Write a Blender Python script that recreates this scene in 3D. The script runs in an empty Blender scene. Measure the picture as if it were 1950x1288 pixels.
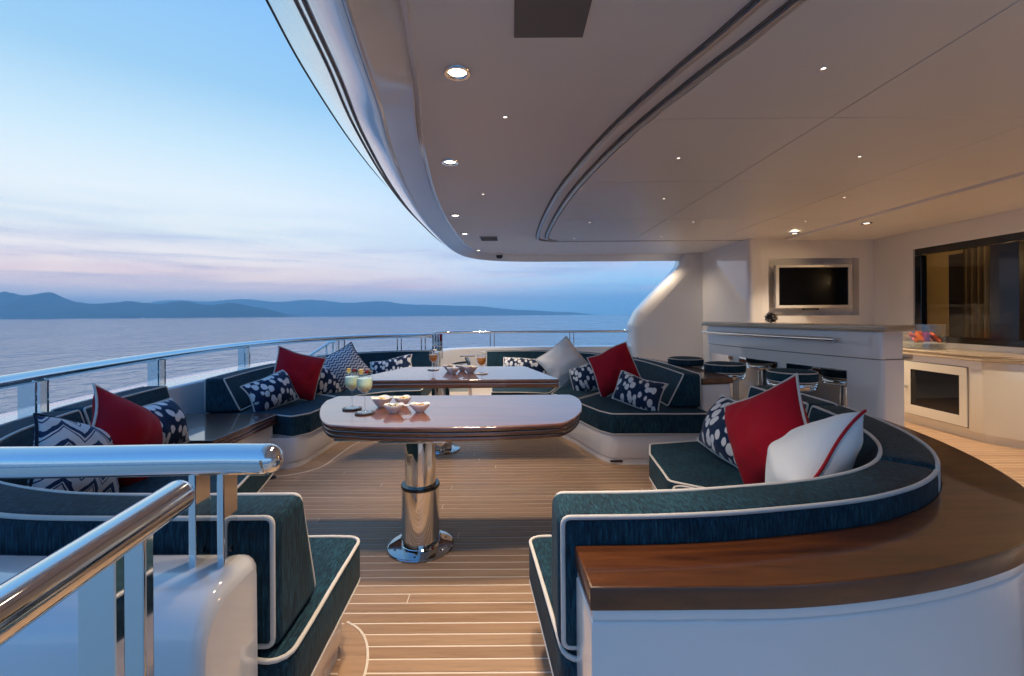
import bpy, bmesh, math, random
from mathutils import Vector, Matrix, noise as mnoise
random.seed(7)
PI = math.pi
S = bpy.context.scene
C = S.collection

# ------------------------------------------------------------------ camera
cd = bpy.data.cameras.new('camera'); cam = bpy.data.objects.new('camera', cd); C.objects.link(cam)
cd.sensor_width = 36.0; cd.lens = 860 / 1950 * 36; cd.shift_y = -44 / 1950
cd.clip_start = 0.03; cd.clip_end = 40000
cam.matrix_world = Matrix.Translation((0, 0, 1.2)) @ Matrix.Rotation(PI / 2, 4, 'X') @ Matrix.Rotation(-0.0067, 4, 'Z')
S.camera = cam

# ------------------------------------------------------------------ world: dusk sky
W = bpy.data.worlds.new('World'); S.world = W; W.use_nodes = True
wt = W.node_tree; wt.nodes.clear()
def wn(t, **k):
    n = wt.nodes.new(t)
    for a, b in k.items(): setattr(n, a, b)
    return n
def wl(a, b): wt.links.new(a, b)
def wmath(op, a, b=None, clamp=False):
    n = wn('ShaderNodeMath', operation=op, use_clamp=clamp)
    for i, v in enumerate((a, b)):
        if v is None: continue
        if isinstance(v, (int, float)): n.inputs[i].default_value = v
        else: wl(v, n.inputs[i])
    return n.outputs[0]
def wramp(fac, stops):
    n = wn('ShaderNodeValToRGB'); r = n.color_ramp
    r.elements[0].position = stops[0][0]; r.elements[0].color = (*stops[0][1], 1)
    r.elements[1].position = stops[-1][0]; r.elements[1].color = (*stops[-1][1], 1)
    for p, c in stops[1:-1]:
        e = r.elements.new(p); e.color = (*c, 1)
    wl(fac, n.inputs[0]); return n.outputs[0]
def s2l(r, g, b):
    return tuple((c / 255 / 12.92) if c <= 10 else ((c / 255 + .055) / 1.055) ** 2.4 for c in (r, g, b))
tc = wn('ShaderNodeTexCoord'); sx = wn('ShaderNodeSeparateXYZ'); wl(tc.outputs['Generated'], sx.inputs[0])
elev = wmath('MAXIMUM', sx.outputs[2], 0.0)
# towards the afterglow (azimuth left of the view) / away from it
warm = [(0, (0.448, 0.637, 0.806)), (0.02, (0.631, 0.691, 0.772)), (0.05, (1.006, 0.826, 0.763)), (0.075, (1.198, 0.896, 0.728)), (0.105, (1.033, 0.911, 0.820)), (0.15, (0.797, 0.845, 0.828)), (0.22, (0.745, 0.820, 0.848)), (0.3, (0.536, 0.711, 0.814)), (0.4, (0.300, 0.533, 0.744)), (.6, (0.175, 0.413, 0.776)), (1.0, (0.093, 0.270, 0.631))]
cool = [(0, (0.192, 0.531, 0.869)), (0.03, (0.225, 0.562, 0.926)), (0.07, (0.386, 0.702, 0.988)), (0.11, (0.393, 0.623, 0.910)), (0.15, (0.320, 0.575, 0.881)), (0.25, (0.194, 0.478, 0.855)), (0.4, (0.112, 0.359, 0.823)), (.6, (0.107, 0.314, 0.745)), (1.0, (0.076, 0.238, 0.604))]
# afterglow azimuth: factor from dot with horizontal direction (-.93,.37)
dx = wmath('MULTIPLY', sx.outputs[0], -.80); dy = wmath('MULTIPLY', sx.outputs[1], .60)
dd = wmath('ADD', dx, dy)
hyp = wmath('SQRT', wmath('MAXIMUM', wmath('SUBTRACT', 1.0, wmath('MULTIPLY', sx.outputs[2], sx.outputs[2])), .0001))
az = wmath('DIVIDE', dd, hyp)
azr = wn('ShaderNodeMapRange', interpolation_type='SMOOTHSTEP'); wl(az, azr.inputs[0])
azr.inputs[1].default_value = .35; azr.inputs[2].default_value = 1.0
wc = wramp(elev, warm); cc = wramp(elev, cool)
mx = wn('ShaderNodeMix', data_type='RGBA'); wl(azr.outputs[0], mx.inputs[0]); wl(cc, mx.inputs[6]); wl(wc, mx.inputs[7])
# streaky high clouds
mp = wn('ShaderNodeMapping'); mp.inputs['Scale'].default_value = (2.2, 2.2, 26); mp.inputs['Rotation'].default_value = (0, .05, 0)
wl(tc.outputs['Generated'], mp.inputs[0])
nz = wn('ShaderNodeTexNoise'); nz.inputs['Scale'].default_value = 1.6; nz.inputs['Detail'].default_value = 6; nz.inputs['Roughness'].default_value = .55; nz.inputs['Distortion'].default_value = .6
wl(mp.outputs[0], nz.inputs[0])
cr = wn('ShaderNodeMapRange'); wl(nz.outputs[0], cr.inputs[0]); cr.inputs[1].default_value = .42; cr.inputs[2].default_value = .72
band = wn('ShaderNodeMapRange', interpolation_type='SMOOTHSTEP'); wl(elev, band.inputs[0]); band.inputs[1].default_value = .02; band.inputs[2].default_value = .07
band2 = wn('ShaderNodeMapRange', interpolation_type='SMOOTHSTEP'); wl(elev, band2.inputs[0]); band2.inputs[1].default_value = .27; band2.inputs[2].default_value = .11
cf = wmath('MULTIPLY', wmath('MULTIPLY', cr.outputs[0], band.outputs[0]), wmath('MULTIPLY', band2.outputs[0], .75), clamp=True)
ccol = wramp(elev, [(0, s2l(140, 150, 200)), (.06, s2l(242, 196, 198)), (.10, s2l(226, 208, 216)), (.15, s2l(188, 202, 226)), (.3, s2l(214, 228, 242))])
mx2 = wn('ShaderNodeMix', data_type='RGBA'); wl(cf, mx2.inputs[0]); wl(mx.outputs[2], mx2.inputs[6]); wl(ccol, mx2.inputs[7])
# darker slate streaks
mp3 = wn('ShaderNodeMapping'); mp3.inputs['Scale'].default_value = (2.8, 2.8, 40); mp3.inputs['Location'].default_value = (3, 1, 5)
wl(tc.outputs['Generated'], mp3.inputs[0])
nz3 = wn('ShaderNodeTexNoise'); nz3.inputs['Scale'].default_value = 1.3; nz3.inputs['Detail'].default_value = 5; wl(mp3.outputs[0], nz3.inputs[0])
cr3 = wn('ShaderNodeMapRange'); wl(nz3.outputs[0], cr3.inputs[0]); cr3.inputs[1].default_value = .5; cr3.inputs[2].default_value = .75
band3 = wn('ShaderNodeMapRange', interpolation_type='SMOOTHSTEP'); wl(elev, band3.inputs[0]); band3.inputs[1].default_value = .2; band3.inputs[2].default_value = .1
cf3 = wmath('MULTIPLY', wmath('MULTIPLY', cr3.outputs[0], band3.outputs[0]), wmath('MULTIPLY', band.outputs[0], .55), clamp=True)
mx3 = wn('ShaderNodeMix', data_type='RGBA'); wl(cf3, mx3.inputs[0]); wl(mx2.outputs[2], mx3.inputs[6]); mx3.inputs[7].default_value = (*s2l(140, 160, 200), 1)
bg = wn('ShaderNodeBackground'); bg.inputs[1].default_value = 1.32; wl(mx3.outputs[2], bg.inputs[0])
wo = wn('ShaderNodeOutputWorld'); wl(bg.outputs[0], wo.inputs[0])

S.view_settings.view_transform = 'Standard'; S.view_settings.look = 'None'
S.view_settings.exposure = 0.0; S.view_settings.gamma = 1.0; S.view_settings.use_curve_mapping = False
cy = S.cycles
cy.use_denoising = True; cy.max_bounces = 10; cy.diffuse_bounces = 5; cy.glossy_bounces = 6; cy.transmission_bounces = 8
cy.transparent_max_bounces = 16; cy.volume_bounces = 3; cy.caustics_reflective = False; cy.caustics_refractive = False
cy.sample_clamp_indirect = 4.0

LAMP = (1.0, .79, .57)          # colour of the deck's downlights
LAMP_W = 100.0                   # watts of one downlight

# ------------------------------------------------------------------ materials
class M_:
    def __init__(s, name, col=(.8, .8, .8), rough=.5, metal=0, coat=0, coat_rough=.03, sheen=0, spec=None, emit=None, ior=None):
        s.m = bpy.data.materials.new(name); s.m.use_nodes = True; s.t = s.m.node_tree
        s.b = s.t.nodes['Principled BSDF']; b = s.b
        b.inputs['Base Color'].default_value = (*col, 1); b.inputs['Roughness'].default_value = rough; b.inputs['Metallic'].default_value = metal
        b.inputs['Coat Weight'].default_value = coat; b.inputs['Coat Roughness'].default_value = coat_rough
        if sheen: b.inputs['Sheen Weight'].default_value = sheen; b.inputs['Sheen Roughness'].default_value = .4
        if spec is not None: b.inputs['Specular IOR Level'].default_value = spec
        if emit: b.inputs['Emission Color'].default_value = (*emit[0], 1); b.inputs['Emission Strength'].default_value = emit[1]
    def n(s, t, **k):
        n = s.t.nodes.new(t)
        for a, b in k.items(): setattr(n, a, b)
        return n
    def l(s, a, b): s.t.links.new(a, b)
    def math(s, op, a, b=None, c=None, clamp=False):
        n = s.n('ShaderNodeMath', operation=op, use_clamp=clamp)
        for i, v in enumerate((a, b, c)):
            if v is None: continue
            if isinstance(v, (int, float)): n.inputs[i].default_value = v
            else: s.l(v, n.inputs[i])
        return n.outputs[0]
    def coord(s, scale=(1, 1, 1), kind='Object', rnd=False, rot=(0, 0, 0)):
        mp = s.n('ShaderNodeMapping'); mp.inputs['Scale'].default_value = scale; mp.inputs['Rotation'].default_value = rot
        if kind == 'World': s.l(s.n('ShaderNodeNewGeometry').outputs['Position'], mp.inputs[0])
        else: s.l(s.n('ShaderNodeTexCoord').outputs[kind], mp.inputs[0])
        if rnd:
            oi = s.n('ShaderNodeObjectInfo'); v = s.n('ShaderNodeVectorMath', operation='SCALE'); v.inputs[0].default_value = (37, 19, 53)
            s.l(oi.outputs['Random'], v.inputs['Scale']); a = s.n('ShaderNodeVectorMath', operation='ADD')
            s.l(mp.outputs[0], a.inputs[0]); s.l(v.outputs[0], a.inputs[1]); return a.outputs[0]
        return mp.outputs[0]
    def noise(s, co, scale=1, detail=4, rough=.55, dist=0):
        n = s.n('ShaderNodeTexNoise'); n.inputs['Scale'].default_value = scale; n.inputs['Detail'].default_value = detail
        n.inputs['Roughness'].default_value = rough; n.inputs['Distortion'].default_value = dist; s.l(co, n.inputs[0]); return n.outputs[0]
    def ramp(s, fac, stops, interp='LINEAR'):
        n = s.n('ShaderNodeValToRGB'); r = n.color_ramp; r.interpolation = interp
        r.elements[0].position = stops[0][0]; r.elements[0].color = (*stops[0][1], 1)
        r.elements[1].position = stops[-1][0]; r.elements[1].color = (*stops[-1][1], 1)
        for p, c in stops[1:-1]: r.elements.new(p).color = (*c, 1)
        s.l(fac, n.inputs[0]); return n.outputs[0]
    def mix(s, fac, a, b, blend='MIX'):
        n = s.n('ShaderNodeMix', data_type='RGBA', blend_type=blend)
        for i, v in ((0, fac), (6, a), (7, b)):
            if isinstance(v, tuple): n.inputs[i].default_value = (*v, 1)
            elif isinstance(v, (int, float)): n.inputs[i].default_value = v
            else: s.l(v, n.inputs[i])
        return n.outputs[2]
    def col(s, c): s.l(c, s.b.inputs['Base Color']); return s
    def rgh(s, r, lo, hi):
        mr = s.n('ShaderNodeMapRange'); s.l(r, mr.inputs[0]); mr.inputs[1].default_value = .3; mr.inputs[2].default_value = .7
        mr.inputs[3].default_value = lo; mr.inputs[4].default_value = hi; s.l(mr.outputs[0], s.b.inputs['Roughness']); return s
    def bump(s, h, strength=.3, dist=.002, coat=False):
        n = s.n('ShaderNodeBump'); n.inputs['Strength'].default_value = strength; n.inputs['Distance'].default_value = dist
        s.l(h, n.inputs['Height']); s.l(n.outputs[0], s.b.inputs['Normal'])
        if coat: s.l(n.outputs[0], s.b.inputs['Coat Normal'])
        return s

MAT = {}
def white_paint(name, col, rough, scale=1.2, amt=.006, plain=False):
    m = M_(name, col, rough, coat=.9 if rough < .2 else .0, coat_rough=.03)
    co = m.coord((1, 1, 1), 'World'); nz = m.noise(co, scale, 3)
    m.col(m.mix(nz, tuple(c * .96 for c in col), col)); m.rgh(m.noise(co, 3, 2), rough * .9, rough * 1.1)
    if not plain: m.bump(m.noise(co, scale, 2), .12, amt, coat=True)
    return m.m
MAT['gloss_white'] = white_paint('gloss_white_paint', (.78, .77, .76), .10)
MAT['ceiling'] = white_paint('ceiling_white_paint', (.83, .81, .78), .36, .8, plain=True)
MAT['soffit'] = white_paint('soffit_gloss_paint', (.74, .71, .68), .07, .7, .006)
m = M_('fascia_gloss_paint', (.86, .86, .85), .10, coat=1, coat_rough=.03); m.b.inputs['Coat IOR'].default_value = 1.9; MAT['fascia'] = m.m
m = M_('chrome_plate', (.42, .42, .43), .06, 1); MAT['plate'] = m.m
MAT['cabinet'] = white_paint('cabinet_cream_paint', (.76, .72, .62), .18)
m = M_('polished_steel', (.80, .79, .77), .05, 1); co = m.coord((1, 1, 1), 'World'); m.rgh(m.noise(co, 14, 4), .025, .09); MAT['steel'] = m.m
m = M_('brushed_steel', (.62, .61, .6), .22, 1); m.rgh(m.noise(m.coord((4, 4, 200), 'World'), 3, 3), .15, .3); MAT['brushed'] = m.m
m = M_('dark_steel', (.10, .10, .11), .12, 1); MAT['dark_steel'] = m.m
m = M_('black_rubber', (.012, .012, .013), .45); MAT['rubber'] = m.m
m = M_('grey_panel', (.16, .15, .145), .5); MAT['grey'] = m.m
m = M_('groove_grey', (.18, .17, .16), .5); MAT['groove'] = m.m
m = M_('trim_metal', (.60, .57, .54), .3, .6); MAT['trim'] = m.m

def velvet(name):
    m = M_(name, (.01, .035, .055), .78, sheen=.03, spec=.22)
    sv = m.noise(m.coord((125, 125, 13), 'World'), 1.5, 5, .68); st = m.noise(m.coord((150, 30, 70), 'World', rot=(0, 0, .35)), 1.3, 5, .68)
    ge = m.n('ShaderNodeNewGeometry'); sp = m.n('ShaderNodeSeparateXYZ'); m.l(ge.outputs['Normal'], sp.inputs[0])
    up = m.n('ShaderNodeMapRange', interpolation_type='SMOOTHSTEP'); m.l(m.math('ABSOLUTE', sp.outputs[2]), up.inputs[0]); up.inputs[1].default_value = .45; up.inputs[2].default_value = .8
    mf = m.n('ShaderNodeMix'); m.l(up.outputs[0], mf.inputs[0]); m.l(sv, mf.inputs[2]); m.l(st, mf.inputs[3]); s1 = mf.outputs[0]
    s2 = m.noise(m.coord((1, 1, 1), 'World'), 4, 4)
    f = m.math('ADD', m.math('MULTIPLY', s1, .8), m.math('MULTIPLY', s2, .22))
    m.col(m.ramp(f, [(.34, (.002, .008, .015)), (.50, (.007, .032, .052)), (.62, (.016, .074, .108)), (.74, (.045, .165, .225))]))
    s3 = m.noise(m.coord((1, 1, 1.6), 'World'), 13, 3, .5, .5)
    m.bump(m.math('ADD', m.math('ADD', s1, m.math('MULTIPLY', s2, .8)), m.math('MULTIPLY', s3, 1.1)), .6, .0045)
    return m.m
MAT['velvet'] = MAT['velvet_top'] = velvet('navy_teal_velvet')
def cloth(name, c1, c2, scale=420, bump=.35, sheen=.3, rough=.85, d=.0015):
    m = M_(name, c1, rough, sheen=sheen, spec=.2)
    co = m.coord(); fine = m.noise(co, scale, 2); big = m.noise(co, 7, 4)
    m.col(m.mix(m.math('ADD', m.math('MULTIPLY', fine, .5), m.math('MULTIPLY', big, .5)), c1, c2))
    m.bump(m.math('ADD', fine, m.math('MULTIPLY', big, 1.6)), bump, d)
    return m.m
MAT['piping'] = cloth('cream_piping_cord', (.56, .52, .47), (.74, .70, .65), 300)
MAT['piping_red'] = cloth('red_piping_cord', (.36, .01, .02), (.5, .015, .03), 300)
MAT['piping_navy'] = cloth('navy_piping_cord', (.006, .014, .035), (.012, .03, .06), 300)
MAT['red'] = cloth('red_linen', (.33, .004, .014), (.44, .008, .024), 380, sheen=.05)
MAT['white_boucle'] = cloth('white_textured_weave', (.70, .68, .65), (.90, .88, .85), 130, .7, d=.003)
MAT['white_cotton'] = cloth('white_cotton', (.80, .80, .79), (.90, .90, .89), 300)
# spotted fabric
m = M_('spotted_fabric', (.8, .8, .8), .85, sheen=.2, spec=.2)
co = m.coord(); nzv = m.n('ShaderNodeTexNoise'); nzv.inputs['Scale'].default_value = 16; m.l(co, nzv.inputs[0])
sub = m.n('ShaderNodeVectorMath', operation='MULTIPLY_ADD'); m.l(nzv.outputs['Color'], sub.inputs[0]); sub.inputs[1].default_value = (.022, .022, .0); m.l(co, sub.inputs[2])
fl = m.n('ShaderNodeVectorMath', operation='MULTIPLY'); m.l(sub.outputs[0], fl.inputs[0]); fl.inputs[1].default_value = (1, .66, .05)
vo = m.n('ShaderNodeTexVoronoi'); vo.inputs['Scale'].default_value = 24; vo.inputs['Randomness'].default_value = .8; m.l(fl.outputs[0], vo.inputs[0])
m.col(m.ramp(vo.outputs[0], [(.44, (.76, .75, .74)), (.51, (.012, .03, .075))])); m.bump(m.noise(co, 400, 2), .3, .0015); MAT['spots'] = m.m
# chevron
def chevron(name, freq, xf, amp, wob, cut, white, navy):
    m = M_(name, white, .85, sheen=.2, spec=.2)
    co = m.coord(); nn = m.n('ShaderNodeTexNoise'); nn.inputs['Scale'].default_value = 9; m.l(co, nn.inputs[0])
    va = m.n('ShaderNodeVectorMath', operation='MULTIPLY_ADD'); m.l(nn.outputs['Color'], va.inputs[0]); va.inputs[1].default_value = (wob, wob, 0); m.l(co, va.inputs[2])
    sp = m.n('ShaderNodeSeparateXYZ'); m.l(va.outputs[0], sp.inputs[0])
    pp = m.math('MULTIPLY', m.math('PINGPONG', m.math('MULTIPLY', sp.outputs[0], xf), 1.0), amp)
    fr = m.math('FRACT', m.math('MULTIPLY', m.math('ADD', sp.outputs[1], pp), freq))
    wid = m.math('ADD', cut, m.math('MULTIPLY', m.math('SUBTRACT', m.noise(co, 22, 2), .5), wob * 18))
    f = m.math('LESS_THAN', fr, wid)
    c = m.mix(f, white, navy)
    if wob > .01:
        fr2 = m.math('FRACT', m.math('MULTIPLY', m.math('ADD', m.math('ADD', sp.outputs[1], .012), m.math('MULTIPLY', pp, 1.12)), freq))
        c = m.mix(m.math('LESS_THAN', fr2, .09), c, navy)
    m.col(c); m.bump(m.noise(co, 400, 2), .3, .0015); return m.m
MAT['chevron'] = chevron('chevron_fabric', 30, 38, .022, .002, .40, (.68, .68, .70), (.014, .03, .085))
MAT['sketch'] = chevron('sketched_zigzag_fabric', 12.5, 17, .062, .022, .28, (.70, .69, .68), (.02, .045, .11))

# woods
def lacquer(name, dark, mid, scale, rough=.04, coat=1.0, k='World', stretch=(1, 14, 14), cior=2.0):
    m = M_(name, mid, .35, coat=coat, coat_rough=rough, spec=.4); m.b.inputs['Coat IOR'].default_value = cior
    co = m.coord(stretch, k); a = m.noise(co, scale, 6, .6, 1.2); b = m.noise(m.coord(tuple(v * 6 for v in stretch), k), scale, 3)
    m.col(m.ramp(m.math('ADD', m.math('MULTIPLY', a, .8), m.math('MULTIPLY', b, .2)), [(.3, dark), (.5, mid), (.7, tuple(min(1, c * 1.55) for c in mid))]))
    cb = m.n('ShaderNodeBump'); cb.inputs['Strength'].default_value = .06; cb.inputs['Distance'].default_value = .004
    m.l(m.noise(m.coord((1, 1, 1), 'World'), 2.2, 2), cb.inputs['Height']); m.l(cb.outputs[0], m.b.inputs['Coat Normal'])
    return m.m
MAT['mahogany'] = lacquer('lacquered_mahogany', (.045, .014, .006), (.13, .042, .016), 1.7)
MAT['counter'] = lacquer('lacquered_brown_counter', (.050, .013, .003), (.125, .036, .007), .9, coat=.75, stretch=(2, 14, 9), cior=1.42)
m = M_('teak_plank', (.4, .25, .14), .5, spec=.3)
co = m.coord((1.2, 22, 22), 'World', rnd=True); g1 = m.noise(co, 2.2, 6, .62, .5); g2 = m.noise(m.coord((8, 190, 60), 'World', rnd=True), 1.5, 3)
oi = m.n('ShaderNodeObjectInfo')
base = m.mix(oi.outputs['Random'], (.39, .245, .148), (.475, .31, .192))
gr = m.ramp(m.math('ADD', m.math('MULTIPLY', g1, .7), m.math('MULTIPLY', g2, .3)), [(.3, (.68, .64, .60)), (.5, (.96, .95, .94)), (.7, (1.16, 1.13, 1.10))])
m.col(m.mix(1.0, base, gr, 'MULTIPLY')); m.rgh(g1, .34, .52); m.bump(g2, .25, .001); MAT['teak'] = m.m
m = M_('pale_deck_caulk', (.82, .72, .60), .55); m.rgh(m.noise(m.coord((1, 1, 1), 'World'), 30, 2), .5, .7); MAT['caulk'] = m.m
# banded stone of the bar
m = M_('banded_beige_stone', (.5, .4, .28), .2, coat=.4)
co = m.coord((1, 1, 30), 'World'); a = m.noise(co, 2, 5, .6, .6)
m.col(m.ramp(a, [(.3, (.24, .17, .10)), (.45, (.46, .36, .24)), (.6, (.62, .52, .38)), (.75, (.34, .25, .15))])); MAT['stone'] = m.m
m = M_('mirror', (.86, .86, .86), .02, 1); MAT['mirror'] = m.m
m = M_('black_screen', (.003, .003, .004), .10, spec=.25); MAT['screen'] = m.m
m = M_('silver_plastic', (.62, .61, .59), .35, .2); MAT['silver'] = m.m
m = M_('black_frame', (.006, .005, .005), .2, coat=.3); MAT['black'] = m.m
m = M_('curtain_cloth', (.22, .18, .12), .8); m.bump(m.noise(m.coord((1, 1, .1), 'World'), 90, 2), .2, .002); MAT['curtain'] = m.m
m = M_('saloon_wall', (.42, .35, .22), .5); MAT['saloon'] = m.m
m = M_('saloon_dark_wood', (.03, .018, .01), .3, coat=.5); MAT['saloon_dark'] = m.m
m = M_('white_porcelain', (.82, .81, .80), .12, coat=.6); MAT['porcelain'] = m.m
m = M_('nuts', (.34, .17, .06), .6); m.col(m.ramp(m.noise(m.coord(), 60, 2), [(.35, (.16, .07, .03)), (.65, (.48, .27, .10))])); MAT['nuts'] = m.m
m = M_('crisps', (.7, .48, .2), .55); m.col(m.ramp(m.noise(m.coord(), 50, 2), [(.35, (.60, .40, .14)), (.65, (.80, .64, .36))])); MAT['crisps'] = m.m
m = M_('olives', (.16, .15, .05), .3); m.col(m.ramp(m.noise(m.coord(), 70, 1), [(.4, (.06, .05, .03)), (.6, (.36, .32, .18))])); MAT['olives'] = m.m
m = M_('coaster_leather', (.05, .05, .06), .45); MAT['coaster'] = m.m
m = M_('coaster_cork', (.55, .48, .42), .6); MAT['coaster_pale'] = m.m
m = M_('berry', (.16, .008, .02), .25, coat=.4); MAT['berry'] = m.m
m = M_('pale_fruit', (.80, .55, .16), .35); MAT['fruit'] = m.m
m = M_('white_petal', (.85, .82, .76), .5); MAT['petal'] = m.m
m = M_('sand', (.42, .38, .30), .8); m.bump(m.noise(m.coord(), 120, 3), .9, .006); m.col(m.ramp(m.noise(m.coord(), 150, 2), [(.35, (.18, .16, .12)), (.65, (.62, .57, .47))])); MAT['sand'] = m.m
m = M_('orange_starfish', (.62, .10, .02), .6); m.bump(m.noise(m.coord(), 90, 2), .6, .004); MAT['orange'] = m.m
m = M_('magenta_candle', (.36, .015, .07), .4); MAT['magenta'] = m.m
m = M_('shell_white', (.62, .56, .44), .5); MAT['shell'] = m.m
m = M_('shell_brown', (.05, .035, .02), .5); MAT['shell_dark'] = m.m
def glassy(name, tint, fres=1.45, gl=(1, 1, 1), rough=.01):
    m = bpy.data.materials.new(name); m.use_nodes = True; t = m.node_tree; t.nodes.clear()
    tr = t.nodes.new('ShaderNodeBsdfTransparent'); tr.inputs[0].default_value = (*tint, 1)
    g = t.nodes.new('ShaderNodeBsdfGlossy'); g.inputs[0].default_value = (*gl, 1); g.inputs['Roughness'].default_value = rough
    lw = t.nodes.new('ShaderNodeLayerWeight'); lw.inputs[0].default_value = .5
    pw = t.nodes.new('ShaderNodeMath'); pw.operation = 'POWER'; t.links.new(lw.outputs['Facing'], pw.inputs[0]); pw.inputs[1].default_value = 4.0
    f = t.nodes.new('ShaderNodeMath'); f.operation = 'MULTIPLY_ADD'; t.links.new(pw.outputs[0], f.inputs[0]); f.inputs[1].default_value = .8; f.inputs[2].default_value = ((fres - 1) / (fres + 1)) ** 2
    mx = t.nodes.new('ShaderNodeMixShader'); o = t.nodes.new('ShaderNodeOutputMaterial')
    t.links.new(f.outputs[0], mx.inputs[0]); t.links.new(tr.outputs[0], mx.inputs[1]); t.links.new(g.outputs[0], mx.inputs[2]); t.links.new(mx.outputs[0], o.inputs[0])
    return m
MAT['glass'] = glassy('clear_glass', (.955, .97, .975), 1.9)
MAT['tinted'] = glassy('tinted_window_glass', (.72, .66, .55), 1.38)
MAT['smoked'] = glassy('smoked_cabinet_glass', (.30, .24, .17), 1.6)
MAT['sea_reflection_tint'] = glassy('sea_reflection_blue', (.35, .5, .62), 1.9)
def drink(name, lo, hi, z0, z1):
    m = M_(name, hi, .12, spec=.5); b = m.b
    sp = m.n('ShaderNodeSeparateXYZ'); m.l(m.coord(), sp.inputs[0])
    mr = m.n('ShaderNodeMapRange'); m.l(sp.outputs[2], mr.inputs[0]); mr.inputs[1].default_value = z0; mr.inputs[2].default_value = z1
    c = m.mix(mr.outputs[0], lo, hi); m.col(c)
    b.inputs['Subsurface Weight'].default_value = .0; b.inputs['Subsurface Radius'].default_value = (.03, .03, .02); b.inputs['Subsurface Scale'].default_value = 1
    return m.m
MAT['lime_drink'] = drink('pale_lime_drink', (.92, .96, .40), (.66, .90, .74), .09, .17)
MAT['orange_drink'] = drink('orange_drink', (1.0, .27, .015), (1.0, .40, .06), .05, .12)
m = M_('lamp_lens', (1, .9, .75), .3, emit=((1.0, .84, .62), 14)); MAT['lens'] = m.m
m = M_('small_led', (1, .9, .8), .3, emit=((1.0, .86, .70), 3.0)); MAT['led'] = m.m
# sea
m = M_('sea_water', (.05, .14, .22), .08, spec=.5); m.b.inputs['IOR'].default_value = 1.5
w1 = m.noise(m.coord((.9, .5, 1), 'World'), 1.3, 4, .6); w2 = m.noise(m.coord((.10, .05, 1), 'World', rot=(0, 0, .3)), .9, 3, .6); w3 = m.noise(m.coord((.42, .24, 1), 'World', rot=(0, 0, -.2)), .9, 3, .55, .8)
h = m.math('ADD', m.math('ADD', m.math('MULTIPLY', w1, .22), m.math('MULTIPLY', w2, .8)), m.math('MULTIPLY', w3, .7))
m.bump(h, 1.0, .34); m.rgh(w2, .05, .12); MAT['sea'] = m.m
m = M_('hill_scrub', (.035, .05, .03), .95); m.col(m.ramp(m.noise(m.coord((1, 1, 1), 'World'), .006, 6), [(.35, (.018, .03, .016)), (.65, (.065, .075, .05))])); MAT['hill'] = m.m
m = M_('far_white_paint', (.8, .8, .8), .4); MAT['boat_white'] = m.m
m = M_('far_window', (.02, .03, .05), .2); MAT['boat_glass'] = m.m

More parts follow.
